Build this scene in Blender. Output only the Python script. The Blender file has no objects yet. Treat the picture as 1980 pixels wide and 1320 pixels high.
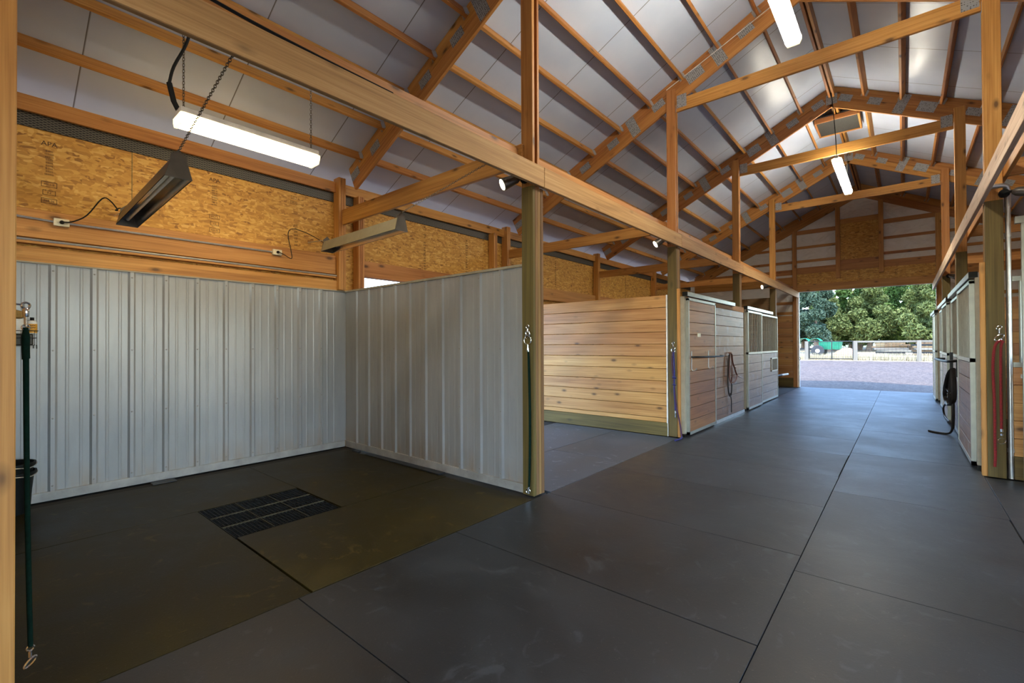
import bpy, bmesh, math, random
from mathutils import Vector as V, Matrix as M
random.seed(7)
S = bpy.context.scene
COL = S.collection
D = 3.6576
YF = [3.4994 + (n - 1) * D for n in range(7)]      # front faces of the timber frames; frame 1 carries the wash stall post
YE = 18.07                                          # inner face of the far gable wall
XL, XR = -2.703, 0.684                              # aisle faces of the posts
XC = -1.03                                          # ridge
WL, WR = -6.184, 4.13                               # stall lining, side walls
def zroof(x): return 6.47 - .487 * abs(x - XC)

# ------------------------------------------------------------------ materials
def nt_new(name):
    m = bpy.data.materials.new(name); m.use_nodes = True
    nt = m.node_tree; b = nt.nodes['Principled BSDF']
    return m, nt, b
def N(nt, typ, props=None, **ins):
    n = nt.nodes.new(typ)
    for k, v in (props or {}).items(): setattr(n, k, v)
    for k, v in ins.items():
        s = n.inputs[int(k[1:])] if k[0] == 'i' and k[1:].isdigit() else n.inputs[k.replace('_', ' ')]
        if hasattr(v, 'is_linked'): nt.links.new(v, s)
        else: s.default_value = v
    return n
def ramp(nt, fac, stops):
    r = nt.nodes.new('ShaderNodeValToRGB'); e = r.color_ramp.elements
    while len(e) < len(stops): e.new(.5)
    for el, (p, c) in zip(e, stops):
        el.position = p; el.color = (*c, 1) if len(c) == 3 else c
    nt.links.new(fac, r.inputs[0]); return r.outputs[0]
def mixc(nt, fac, a, b, mode='MIX'):
    n = nt.nodes.new('ShaderNodeMix'); n.data_type = 'RGBA'; n.blend_type = mode
    for s, v in ((n.inputs[0], fac), (n.inputs[6], a), (n.inputs[7], b)):
        if hasattr(v, 'is_linked'): nt.links.new(v, s)
        elif isinstance(v, tuple): s.default_value = (*v, 1) if len(v) == 3 else v
        else: s.default_value = v
    return n.outputs[2]
def math_(nt, op, a, b=0.):
    n = nt.nodes.new('ShaderNodeMath'); n.operation = op
    for s, v in ((n.inputs[0], a), (n.inputs[1], b)):
        if hasattr(v, 'is_linked'): nt.links.new(v, s)
        else: s.default_value = v
    return n.outputs[0]
def bump(nt, b, h, strength=.3, dist=.01):
    n = N(nt, 'ShaderNodeBump', Strength=strength, Distance=dist, Height=h)
    nt.links.new(n.outputs[0], b.inputs['Normal'])
def coords(nt, island=True):
    tc = N(nt, 'ShaderNodeTexCoord').outputs['Object']
    r = N(nt, 'ShaderNodeObjectInfo').outputs['Random']
    if island: r = math_(nt, 'FRACT', math_(nt, 'ADD', r, N(nt, 'ShaderNodeNewGeometry').outputs['Random Per Island']))
    off = N(nt, 'ShaderNodeCombineXYZ', X=math_(nt, 'MULTIPLY', r, 17.), Y=math_(nt, 'MULTIPLY', r, 7.3), Z=math_(nt, 'MULTIPLY', r, 11.9)).outputs[0]
    v = N(nt, 'ShaderNodeVectorMath', {'operation': 'ADD'}, i0=tc, i1=off).outputs[0]
    return v, r
def scaled(nt, v, s):
    return N(nt, 'ShaderNodeVectorMath', {'operation': 'MULTIPLY'}, i0=v, i1=s).outputs[0]
def pine(name, cols, axis='X', rough=.55, knots=1., vary=.28, worn=None):
    m, nt, b = nt_new(name)
    v, r = coords(nt)
    k = 'XYZ'.index(axis)
    sc = lambda a, c: tuple(a if i == k else c for i in range(3))
    big = N(nt, 'ShaderNodeTexNoise', Vector=scaled(nt, v, sc(.7, 9.)), Scale=1., Detail=3., Roughness=.55, Distortion=.6).outputs[0]
    rings = N(nt, 'ShaderNodeTexNoise', Vector=scaled(nt, v, sc(1.1, 70.)), Scale=1., Detail=2., Roughness=.6).outputs[0]
    mixv = math_(nt, 'ADD', math_(nt, 'MULTIPLY', big, .5), math_(nt, 'MULTIPLY', rings, .5))
    c = ramp(nt, mixv, [(.33, cols[2]), (.5, cols[1]), (.66, cols[0])])
    if knots:
        d = N(nt, 'ShaderNodeTexVoronoi', Vector=scaled(nt, v, sc(2.6, 6.)), Scale=1.).outputs['Distance']
        kn = ramp(nt, d, [(.075, (1, 1, 1)), (.125, (.45, .45, .45)), (.21, (0, 0, 0))])
        c = mixc(nt, math_(nt, 'MULTIPLY', kn, .85 * knots), c, tuple(x * .22 for x in cols[2]))
    if worn:
        w = N(nt, 'ShaderNodeTexNoise', Vector=scaled(nt, v, sc(4., 3.)), Scale=1., Detail=6., Roughness=.7).outputs[0]
        c = mixc(nt, ramp(nt, w, [(worn[1], (0, 0, 0)), (worn[1] + .16, (1, 1, 1))]), c, worn[0])
    hs = N(nt, 'ShaderNodeHueSaturation', Hue=math_(nt, 'ADD', math_(nt, 'MULTIPLY', r, .016), .492), Saturation=1.,
           Value=math_(nt, 'ADD', math_(nt, 'MULTIPLY', r, vary), 1 - vary * .5), Color=c).outputs[0]
    nt.links.new(hs, b.inputs['Base Color']); b.inputs['Roughness'].default_value = rough
    bump(nt, b, rings, .25, .002)
    return m
def plain(name, col, rough=.5, metal=0., nscale=0., namt=.25, bumps=0., bdist=.003, coat=0., spec=.5):
    m, nt, b = nt_new(name)
    b.inputs['Roughness'].default_value = rough; b.inputs['Metallic'].default_value = metal
    b.inputs['Coat Weight'].default_value = coat; b.inputs['Specular IOR Level'].default_value = spec
    tc = N(nt, 'ShaderNodeTexCoord').outputs['Object']
    n = N(nt, 'ShaderNodeTexNoise', Vector=tc, Scale=nscale or 6., Detail=5., Roughness=.6).outputs[0]
    c = ramp(nt, n, [(.3, tuple(x * (1 - namt) for x in col)), (.7, tuple(min(1, x * (1 + namt)) for x in col))])
    nt.links.new(c, b.inputs['Base Color'])
    if bumps: bump(nt, b, n, bumps, bdist)
    return m
def emit(name, col, strength):
    m, nt, b = nt_new(name)
    b.inputs['Base Color'].default_value = (.9, .9, .85, 1)
    b.inputs['Emission Color'].default_value = (*col, 1); b.inputs['Emission Strength'].default_value = strength
    return m
PC = ((.58, .285, .078), (.46, .20, .045), (.30, .11, .02))
MT = {}
MT['pine'] = pine('pine_timber', PC)
MT['pineY'] = pine('pine_boards_lengthwise', PC, 'Y'); MT['pineZ'] = pine('pine_boards_upright', PC, 'Z')
MT['plank'] = pine('knotty_pine_planks', ((.60, .33, .12), (.49, .24, .072), (.32, .13, .032)), 'X', rough=.45, knots=1.)
MT['rough'] = pine('rough_sawn_pine', ((.56, .34, .155), (.46, .255, .10), (.31, .16, .06)), 'X', rough=.7, knots=.6)
MT['pale'] = pine('daylit_rough_pine', ((.86, .70, .52), (.76, .57, .39), (.56, .38, .24)), 'X', rough=.7, knots=.6)  # right girt: daylight on its face put into a paler wood colour
TC = ((.165, .115, .03), (.115, .078, .017), (.07, .047, .01))
MT['treated'] = pine('green_treated_timber', TC, 'X', rough=.7, knots=.5, vary=.2)
MT['treatedply'] = pine('treated_ply_edges', ((.34, .19, .07), (.24, .13, .045), (.13, .07, .025)), 'X', rough=.7, knots=.2, vary=.6)
MT['stallY'] = pine('weathered_stall_boards', ((.30, .17, .09), (.22, .115, .058), (.13, .065, .032)), 'Y', rough=.42, knots=.6, worn=((.27, .225, .20), .54))
MT['doorY'] = pine('brown_door_boards', ((.36, .175, .07), (.27, .12, .044), (.17, .07, .025)), 'Y', rough=.45, knots=.5, worn=((.30, .25, .22), .68))
MT['darkboard'] = pine('dark_stall_boards', ((.2, .12, .05), (.15, .085, .03), (.09, .05, .018)), 'X', rough=.7)
MT['fencewood'] = pine('sun_bleached_fence_wood', ((.22, .19, .14), (.18, .15, .11), (.12, .1, .07)), 'X', rough=.8, knots=.3)
def osb():
    m, nt, b = nt_new('oriented_strand_board')
    v = N(nt, 'ShaderNodeTexCoord').outputs['Object']
    wob = N(nt, 'ShaderNodeTexNoise', Vector=v, Scale=5., Detail=2.).outputs['Color']
    v2 = N(nt, 'ShaderNodeVectorMath', {'operation': 'ADD'}, i0=v, i1=scaled(nt, wob, (.05, .05, .05))).outputs[0]
    outs = []
    for rot, sc in ((.3, (9, 9, 38)), (1.2, (11, 11, 46)), (2.3, (8, 8, 36))):
        mp = N(nt, 'ShaderNodeMapping', Vector=v2, Rotation=(rot, rot * .5, 0.), Scale=sc).outputs[0]
        outs.append(N(nt, 'ShaderNodeTexVoronoi', Vector=mp, Scale=1.).outputs['Color'])
    sel = N(nt, 'ShaderNodeTexNoise', Vector=v, Scale=11., Detail=2.).outputs[0]
    c = mixc(nt, ramp(nt, sel, [(.42, (0, 0, 0)), (.46, (1, 1, 1))]), outs[0], outs[1])
    c = mixc(nt, ramp(nt, sel, [(.54, (0, 0, 0)), (.58, (1, 1, 1))]), c, outs[2])
    f = N(nt, 'ShaderNodeSeparateColor', Color=c).outputs[0]
    col = ramp(nt, f, [(0., (.27, .115, .02)), (.1, (.44, .21, .035)), (.45, (.57, .29, .05)), (.8, (.66, .37, .075)), (1., (.74, .46, .13))])
    nt.links.new(col, b.inputs['Base Color']); b.inputs['Roughness'].default_value = .6
    bump(nt, b, f, .15, .002)
    return m
MT['osb'] = osb()
def panel_mat():
    m, nt, b = nt_new('off_white_painted_steel')
    tc = N(nt, 'ShaderNodeTexCoord').outputs['Object']
    z = N(nt, 'ShaderNodeSeparateXYZ', Vector=tc).outputs[2]
    n = N(nt, 'ShaderNodeTexNoise', Vector=scaled(nt, tc, (6., 6., 1.)), Scale=1., Detail=6., Roughness=.65).outputs[0]
    c = ramp(nt, n, [(.3, (.29, .297, .295)), (.6, (.345, .352, .35))])
    dirt = math_(nt, 'MULTIPLY', ramp(nt, n, [(.42, (0, 0, 0)), (.62, (1, 1, 1))]), ramp(nt, z, [(.02, (1, 1, 1)), (.35, (0, 0, 0))]))
    c = mixc(nt, math_(nt, 'MULTIPLY', dirt, .6), c, (.30, .19, .08))     # splashed mud along the foot of the sheets
    nt.links.new(c, b.inputs['Base Color']); b.inputs['Roughness'].default_value = .32
    b.inputs['Coat Weight'].default_value = .3; b.inputs['Coat Roughness'].default_value = .2
    w = N(nt, 'ShaderNodeTexNoise', Vector=tc, Scale=2.2, Detail=1.).outputs[0]
    bump(nt, b, w, .12, .02)
    return m
MT['panel'] = panel_mat()
def deck_mat():
    m, nt, b = nt_new('silver_white_roof_insulation')
    tc = N(nt, 'ShaderNodeTexCoord').outputs['Object']
    y = N(nt, 'ShaderNodeSeparateXYZ', Vector=tc).outputs[1]
    fr = math_(nt, 'FRACT', math_(nt, 'MULTIPLY', math_(nt, 'ADD', y, .55), 1 / 1.2192))
    line = ramp(nt, fr, [(0., (1, 1, 1)), (.007, (1, 1, 1)), (.009, (0, 0, 0))])
    n = N(nt, 'ShaderNodeTexNoise', Vector=tc, Scale=1.6, Detail=3.).outputs[0]
    c = ramp(nt, n, [(.3, (.53, .60, .74)), (.7, (.61, .675, .80))])
    c = mixc(nt, line, c, (.12, .11, .12))
    nt.links.new(c, b.inputs['Base Color']); b.inputs['Roughness'].default_value = .3
    w = N(nt, 'ShaderNodeTexNoise', Vector=scaled(nt, tc, (1.3, .9, 1.3)), Scale=1., Detail=1.5).outputs[0]
    bump(nt, b, w, .5, .06)
    return m
MT['deck'] = deck_mat()
def mat_rubber(name='dusty_black_rubber', spec=.6, sheen=.05, cols=((.004, .0056, .0078), (.0085, .0118, .0162), (.022, .027, .032))):
    m, nt, b = nt_new(name)
    v, r = coords(nt)
    n = N(nt, 'ShaderNodeTexNoise', Vector=v, Scale=1.1, Detail=9., Roughness=.72, Distortion=.4).outputs[0]
    f = N(nt, 'ShaderNodeTexNoise', Vector=v, Scale=90., Detail=3.).outputs[0]
    c = ramp(nt, n, [(.34, cols[0]), (.55, cols[1]), (.74, cols[2])])
    sc_ = N(nt, 'ShaderNodeTexNoise', Vector=v, Scale=3.4, Detail=6., Roughness=.6, Distortion=2.5).outputs[0]
    c = mixc(nt, math_(nt, 'MULTIPLY', ramp(nt, sc_, [(.60, (0, 0, 0)), (.70, (1, 1, 1))]), .45), c, tuple(x * 2.2 for x in cols[2]))
    sp = ramp(nt, f, [(.68, (0, 0, 0)), (.75, (1, 1, 1))])
    c = mixc(nt, math_(nt, 'MULTIPLY', sp, .25), c, (.2, .18, .14))
    hs = N(nt, 'ShaderNodeHueSaturation', Hue=.5, Saturation=1., Value=math_(nt, 'ADD', math_(nt, 'MULTIPLY', r, .3), .85), Color=c).outputs[0]
    nt.links.new(hs, b.inputs['Base Color'])
    rr = ramp(nt, n, [(.35, (.40, .40, .40)), (.7, (.54, .54, .54))])
    nt.links.new(rr, b.inputs['Roughness']); b.inputs['Specular IOR Level'].default_value = spec
    b.inputs['Sheen Weight'].default_value = sheen; b.inputs['Sheen Roughness'].default_value = .2
    bump(nt, b, math_(nt, 'ADD', n, math_(nt, 'MULTIPLY', f, .25)), .25, .008)
    return m
MT['rubber'] = mat_rubber()
MT['daylit'] = mat_rubber('daylit_pale_rubber', .36, .09, ((.03, .037, .047), (.055, .066, .082), (.10, .11, .125)))  # plank bay mats: side doorway daylight put into a paler base colour
MT['olivebrown'] = mat_rubber('olive_brown_rubber', .2, .0, ((.012, .0085, .0008), (.024, .0175, .002), (.05, .036, .008)))  # wash stall mats: olive brown variant of the rubber
def ground_mat():
    m, nt, b = nt_new('gravel_and_dry_soil')
    tc = N(nt, 'ShaderNodeTexCoord').outputs['Object']
    g = N(nt, 'ShaderNodeTexVoronoi', Vector=tc, Scale=16.)
    gv = N(nt, 'ShaderNodeSeparateColor', Color=g.outputs['Color']).outputs[0]
    big = N(nt, 'ShaderNodeTexNoise', Vector=tc, Scale=.5, Detail=6., Roughness=.65).outputs[0]
    c = ramp(nt, gv, [(0., (.046, .030, .024)), (.5, (.076, .052, .041)), (1., (.122, .088, .069))])
    c = mixc(nt, ramp(nt, big, [(.5, (0, 0, 0)), (.75, (.6, .6, .6))]), c, (.10, .062, .043))
    y = N(nt, 'ShaderNodeSeparateXYZ', Vector=tc).outputs[1]
    e = math_(nt, 'ADD', y, math_(nt, 'MULTIPLY', big, 2.4))
    strawn = N(nt, 'ShaderNodeTexNoise', Vector=tc, Scale=7., Detail=5.).outputs[0]
    straw = ramp(nt, strawn, [(.35, (.26, .195, .11)), (.65, (.40, .32, .20))])
    c = mixc(nt, ramp(nt, math_(nt, 'MULTIPLY', e, .01), [(.306, (0, 0, 0)), (.312, (1, 1, 1))]), c, straw)
    fieldc = ramp(nt, strawn, [(.35, (.14, .17, .06)), (.65, (.21, .23, .1))])
    c = mixc(nt, ramp(nt, math_(nt, 'MULTIPLY', e, .01), [(.50, (0, 0, 0)), (.53, (1, 1, 1))]), c, fieldc)
    nt.links.new(c, b.inputs['Base Color']); b.inputs['Roughness'].default_value = .9
    bump(nt, b, g.outputs['Distance'], .6, .03)
    return m
MT['ground'] = ground_mat()
def wrap_mat():
    m, nt, b = nt_new('white_vinyl_insulation_facing')
    tc = N(nt, 'ShaderNodeTexCoord').outputs['Object']
    n = N(nt, 'ShaderNodeTexNoise', Vector=scaled(nt, tc, (2.2, 2.2, 3.4)), Scale=1., Detail=2., Distortion=1.6).outputs[0]
    c = ramp(nt, n, [(.3, (.76, .73, .68)), (.7, (.85, .83, .79))])
    nt.links.new(c, b.inputs['Base Color']); b.inputs['Roughness'].default_value = .4
    bump(nt, b, n, 1., .05)
    return m
MT['wrap'] = wrap_mat()
def plate_mat():
    m, nt, b = nt_new('galvanised_toothed_plate')
    v = N(nt, 'ShaderNodeTexCoord').outputs['Object']
    d = N(nt, 'ShaderNodeTexVoronoi', {'feature': 'F1'}, Vector=scaled(nt, v, (42., 42., 42.)), Scale=1., Randomness=.35).outputs['Distance']
    c = ramp(nt, d, [(.26, (.12, .11, .10)), (.34, (.40, .42, .43))])
    nt.links.new(c, b.inputs['Base Color']); b.inputs['Metallic'].default_value = .55; b.inputs['Roughness'].default_value = .5
    return m
MT['plate'] = plate_mat()
MT['galv'] = plain('galvanised_steel', (.62, .63, .62), .34, .8, 9., .15)
MT['rail'] = plain('silver_stall_channel', (.36, .37, .32), .34, .5, 7., .12)
MT['jamb'] = plain('tan_painted_jamb', (.34, .30, .22), .5, 0., 8., .15)
MT['chrome'] = plain('chrome_hardware', (.8, .8, .78), .14, 1., 5., .05)
MT['black'] = plain('black_plastic', (.006, .0065, .006), .5, 0., 8., .3, spec=.2)
MT['blackmat'] = plain('black_leather', (.014, .012, .011), .5, 0., 30., .4, .3)
MT['darkgreen'] = plain('dark_green_webbing', (.002, .012, .007), .85, 0., 60., .35, .4, spec=.1)
MT['blue'] = plain('blue_rope_fibre', (.022, .022, .13), .75, 0., 90., .45, .6)
MT['maroon'] = plain('maroon_rope_fibre', (.055, .014, .04), .75, 0., 90., .45, .6)
MT['red'] = plain('red_rope_fibre', (.2, .005, .006), .75, 0., 90., .45, .6)
MT['brown'] = plain('brown_leather', (.12, .035, .015), .5, 0., 40., .4, .3)
MT['cream'] = plain('cream_plastic', (.72, .66, .48), .4)
MT['white'] = plain('white_enamel', (.78, .76, .70), .4)
MT['graymetal'] = plain('grey_painted_heater_steel', (.25, .235, .18), .42, .3, 6., .12)
MT['mirror'] = plain('polished_reflector', (.62, .60, .55), .16, 1., 4., .08)
MT['darkmetal'] = plain('dark_bronze_metal', (.10, .09, .075), .35, .6, 6., .2)
MT['mesh'] = None
MT['iron'] = plain('black_iron', (.02, .02, .02), .45, .5, 12., .3)
MT['ink'] = plain('dark_stencil_ink', (.06, .03, .012), .8, 0., 60., .5)
MT['slab'] = plain('packed_concrete', (.035, .032, .027), .9, 0., 3., .3, .4)
MT['kick'] = plain('pale_painted_kick_board', (.34, .33, .305), .6, 0., 5., .25)
MT['sponge'] = plain('tan_sponge', (.28, .17, .05), .9, 0., 50., .4, .8)
MT['label'] = plain('amber_paper_label', (.75, .36, .03), .5)
MT['green'] = plain('green_farm_paint', (.02, .22, .12), .4, .1, 4., .3)
MT['tyre'] = plain('tyre_rubber', (.03, .03, .03), .8)
MT['bark'] = plain('juniper_bark', (.17, .115, .075), .95, 0., 14., .4, .8, .03)
MT['leafA'] = None
def leafmat(name, a, b_, c_):
    m, nt, b = nt_new(name)
    r = N(nt, 'ShaderNodeNewGeometry').outputs['Random Per Island']
    nt.links.new(ramp(nt, r, [(0., a), (.5, b_), (1., c_)]), b.inputs['Base Color'])
    b.inputs['Roughness'].default_value = .65; b.inputs['Specular IOR Level'].default_value = .25
    return m
MT['leafA'] = leafmat('juniper_green_foliage', (.036, .068, .010), (.066, .112, .018), (.115, .165, .034))
MT['leafB'] = leafmat('olive_juniper_foliage', (.048, .062, .013), (.088, .104, .024), (.145, .155, .042))
MT['leafC'] = leafmat('deep_blue_green_foliage', (0.022, 0.041, 0.022), (0.041, 0.066, 0.036), (0.072, 0.099, 0.055))
MT['straw'] = leafmat('dry_straw_grass', (.27, .21, .11), (.40, .325, .185), (.50, .43, .27))
def grid_mat():
    m, nt, b = nt_new('dark_expanded_metal')
    v = N(nt, 'ShaderNodeTexCoord').outputs['Object']
    xyz = N(nt, 'ShaderNodeSeparateXYZ', Vector=v).outputs
    h = math_(nt, 'MULTIPLY', math_(nt, 'ADD', xyz[0], xyz[1]), 20.); z = math_(nt, 'MULTIPLY', xyz[2], 42.)
    a = math_(nt, 'FRACT', math_(nt, 'ADD', h, z)); c_ = math_(nt, 'FRACT', math_(nt, 'SUBTRACT', h, z))
    f = math_(nt, 'MAXIMUM', math_(nt, 'LESS_THAN', a, .22), math_(nt, 'LESS_THAN', c_, .22))
    nt.links.new(mixc(nt, f, (.012, .011, .009), (.13, .125, .10)), b.inputs['Base Color']); b.inputs['Roughness'].default_value = .5
    return m
MT['mesh'] = grid_mat()
MT['lampwarm'] = emit('glowing_warm_diffuser', (1., .74, .36), 27.)
MT['lampcool'] = emit('glowing_aisle_diffuser', (1., .93, .78), 85.)
MT['spot'] = emit('lit_flood_lamp', (1., .88, .6), 12.)
MT['spotoff'] = plain('unlit_flood_glass', (.4, .4, .38), .1)

# ------------------------------------------------------------------ builders
WM = {}
def link(o, parent=None, world=None):
    COL.objects.link(o)
    w = world or M.Identity(4)
    if parent is not None:
        o.parent = parent; o.matrix_basis = WM[parent].inverted() @ w
    else: o.matrix_basis = w
    WM[o] = w
    return o
def tag(o, label, cat, group=None, kind=None):
    o['label'] = label; o['category'] = cat
    if group: o['group'] = group
    if kind: o['kind'] = kind
    return o
def thing(name, label, cat, loc=(0, 0, 0), group=None):
    e = bpy.data.objects.new(name, None); e.empty_display_size = .1
    link(e, None, M.Translation(loc)); return tag(e, label, cat, group)
class B:
    def __init__(s): s.bm = bmesh.new()
    def box(s, x0, x1, y0, y1, z0, z1):
        v = [s.bm.verts.new((x, y, z)) for x in (x0, x1) for y in (y0, y1) for z in (z0, z1)]
        for f in ((0, 1, 3, 2), (4, 6, 7, 5), (0, 4, 5, 1), (2, 3, 7, 6), (0, 2, 6, 4), (1, 5, 7, 3)):
            s.bm.faces.new([v[i] for i in f])
        return s
    def hexa(s, p):                                    # eight corners: bottom ring then top ring
        v = [s.bm.verts.new(q) for q in p]
        for f in ((3, 2, 1, 0), (4, 5, 6, 7), (0, 1, 5, 4), (1, 2, 6, 5), (2, 3, 7, 6), (3, 0, 4, 7)):
            s.bm.faces.new([v[i] for i in f])
        return s
    def tube(s, pts, r, n=8, cap=True, closed=False, flat=None):
        pts = [V(p) for p in pts]; rings = []
        if len(pts) >= 4 and not closed:              # ropes, cords and bent bars run as smooth curves
            q, rr = [], []; P = [pts[0] * 2 - pts[1]] + pts + [pts[-1] * 2 - pts[-2]]
            for i in range(1, len(P) - 2):
                for k in range(4):
                    t = k / 4; a, b, c, d = P[i - 1:i + 3]
                    q.append(.5 * (2 * b + (c - a) * t + (2 * a - 5 * b + 4 * c - d) * t * t + (3 * b - a - 3 * c + d) * t ** 3))
                    if isinstance(r, (list, tuple)): rr.append(r[i - 1] * (1 - t) + r[i] * t)
            q.append(pts[-1]); pts = q
            if isinstance(r, (list, tuple)): r = rr + [r[-1]]
        up = V((0, 0, 1)); L = len(pts)
        for i, p in enumerate(pts):
            a = pts[(i - 1) % L] if closed or i else p; c = pts[(i + 1) % L] if closed or i < L - 1 else p
            t = (c - a).normalized()
            if abs(t.dot(up)) > .97: up = V((1, 0, 0)) if abs(t.x) < .9 else V((0, 1, 0))
            sx = t.cross(up).normalized(); sy = sx.cross(t).normalized(); up = sy
            rr = r[i] if isinstance(r, (list, tuple)) else r
            fx, fy = flat or (1, 1)
            rings.append([s.bm.verts.new(p + sx * math.cos(2 * math.pi * k / n) * rr * fx + sy * math.sin(2 * math.pi * k / n) * rr * fy) for k in range(n)])
        for i in range(L if closed else L - 1):
            a, c = rings[i], rings[(i + 1) % L]
            for k in range(n): s.bm.faces.new((a[k], a[(k + 1) % n], c[(k + 1) % n], c[k]))
        if cap and not closed:
            s.bm.faces.new(rings[0][::-1]); s.bm.faces.new(rings[-1])
        return s
    def ring(s, c, R, r, nrm=(0, 1, 0), n=16, m=6, sq=1.):
        nrm = V(nrm).normalized(); a = nrm.orthogonal().normalized(); b = nrm.cross(a)
        if abs(a.z) > abs(b.z): a, b = b, a
        return s.tube([V(c) + a * R * math.cos(2 * math.pi * k / n) + b * R * sq * math.sin(2 * math.pi * k / n) for k in range(n)], r, m, closed=True)
    def lathe(s, prof, c, n=24, ax='Z'):
        rings = []
        for (r, h) in prof:
            ring = []
            for k in range(n):
                a = 2 * math.pi * k / n; u, w = r * math.cos(a), r * math.sin(a)
                p = {'Z': (u, w, h), 'Y': (u, h, w), 'X': (h, u, w)}[ax]
                ring.append(s.bm.verts.new(V(c) + V(p)))
            rings.append(ring)
        for a, c_ in zip(rings, rings[1:]):
            for k in range(n): s.bm.faces.new((a[k], a[(k + 1) % n], c_[(k + 1) % n], c_[k]))
        if prof[0][0] > 1e-4: s.bm.faces.new(rings[0][::-1])
        if prof[-1][0] > 1e-4: s.bm.faces.new(rings[-1])
        return s
    def prism(s, prof, y0, y1, ax='Y'):               # closed profile in (u,z), extruded along an axis
        mk = lambda u, z, t: (u, t, z) if ax == 'Y' else (t, u, z)
        a = [s.bm.verts.new(mk(u, z, y0)) for u, z in prof]; c = [s.bm.verts.new(mk(u, z, y1)) for u, z in prof]
        n = len(prof)
        for k in range(n): s.bm.faces.new((a[k], a[(k + 1) % n], c[(k + 1) % n], c[k]))
        s.bm.faces.new(a[::-1]); s.bm.faces.new(c); return s
    def chain(s, a, b, link_=.032, r=.0028):
        a, b = V(a), V(b); n = max(2, int((b - a).length / (link_ * .8))); t = (b - a).normalized()
        o1 = t.orthogonal().normalized(); o2 = t.cross(o1)
        for i in range(n):
            c = a.lerp(b, (i + .5) / n); o = o1 if i % 2 else o2
            s.tube([c + t * link_ * .55 * math.cos(q) + o * link_ * .28 * math.sin(q) for q in [k * math.pi / 4 for k in range(8)]], r, 4, closed=True)
        return s
    def done(s, name, mat, parent=None, smooth=False, bevel=0., origin=None):
        bmesh.ops.recalc_face_normals(s.bm, faces=s.bm.faces[:])
        if origin is None:
            origin = V((0, 0, 0))
            if s.bm.verts:
                xs = [v.co for v in s.bm.verts]
                origin = V(((min(p.x for p in xs) + max(p.x for p in xs)) / 2, (min(p.y for p in xs) + max(p.y for p in xs)) / 2, min(p.z for p in xs)))
        origin = V(origin)
        bmesh.ops.translate(s.bm, verts=s.bm.verts[:], vec=-origin)
        me = bpy.data.meshes.new(name); s.bm.to_mesh(me); s.bm.free()
        me.materials.append(MT[mat] if isinstance(mat, str) else mat)
        if smooth:
            for p in me.polygons: p.use_smooth = True
            me.set_sharp_from_angle(angle=math.radians(40))
        o = bpy.data.objects.new(name, me); link(o, parent, M.Translation(origin))
        if bevel:
            md = o.modifiers.new('edges', 'BEVEL'); md.width = bevel; md.segments = 1; md.limit_method = 'ANGLE'
        return o
def frame_of(a, b, up):
    x = (V(b) - V(a)).normalized(); up = V(up)
    z = (up - x * up.dot(x)).normalized(); y = z.cross(x)
    m = M((x, y, z)).transposed().to_4x4(); m.translation = V(a); return m
def beam(name, a, b, w, h, mat='pine', parent=None, up=None, plies=1, bev=.004, mesh=None):
    """timber from a to b; w is across, h is along up; grain runs along its length"""
    L = (V(b) - V(a)).length
    if up is None: up = (0, 1, 0) if abs((V(b) - V(a)).normalized().z) > .9 else (0, 0, 1)
    bb = B()
    for i in range(plies):
        z0 = -h / 2 + h * i / plies; g = .0012 if plies > 1 else 0
        e = .006 * (i % 2) if plies > 1 else 0
        bb.box(0, L, -w / 2 + e, w / 2 - e * .3, z0 + g, z0 + h / plies - g)
    o = bb.done(name, mat, None, origin=(0, 0, 0), bevel=bev)
    COL.objects.unlink(o); del WM[o]
    link(o, parent, frame_of(a, b, up)); return o
def copy_tree(o, delta, parent=None, inplace=False):
    c = o.copy(); COL.objects.link(c)
    if parent is None:
        w = M.Translation(delta) @ WM[o]; c.parent = None; c.matrix_basis = w; WM[c] = w
    else:
        c.parent = parent; c.matrix_basis = o.matrix_basis.copy(); WM[c] = M.Translation(delta) @ WM[o]
    for ch in [k for k in o.children]: copy_tree(ch, delta, c)
    return c
def text_mesh(name, s, mat, size, world, parent):
    cu = bpy.data.curves.new('t', 'FONT'); cu.body = s; cu.size = size; cu.align_x = 'CENTER'; cu.align_y = 'CENTER'; cu.extrude = .0006; cu.resolution_u = 2
    t = bpy.data.objects.new('t', cu); COL.objects.link(t)
    me = bpy.data.meshes.new_from_object(t); bpy.data.objects.remove(t)
    me.materials.clear(); me.materials.append(MT[mat])
    return link(bpy.data.objects.new(name, me), parent, world)
ORD = ['first', 'second', 'third', 'fourth', 'fifth', 'sixth', 'seventh', 'eighth', 'ninth', 'tenth']
def struct(o): o['kind'] = 'structure'; return o

# ------------------------------------------------------------------ shell
B().box(-6.4, 4.4, -7.6, 18.1, -.25, -.02).done('floor', 'slab')['kind'] = 'structure'
g = B()                                                # outside ground, rising gently beyond the yard
xs = [-90, -40, -20, -10, -5, 0, 5, 12, 25, 60, 90]; ys = [-90, -30, -8, 18.1, 21, 24, 27, 30, 34, 40, 46, 54, 64, 100, 160]
zg = lambda y: -.05 if y < 20 else (-.05 + (y - 20) * .062 if y < 30 else .57 + (y - 30) * .028)
vs = [[g.bm.verts.new((x, y, zg(y))) for x in xs] for y in ys]
for i in range(len(ys) - 1):
    for j in range(len(xs) - 1):
        if ys[i] >= -8 and ys[i + 1] <= 18.2 and xs[j] >= -5 and xs[j + 1] <= 5: continue
        g.bm.faces.new((vs[i][j], vs[i][j + 1], vs[i + 1][j + 1], vs[i + 1][j]))
struct(g.done('ground', 'ground', origin=(0, 0, 0)))
c = B()
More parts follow.
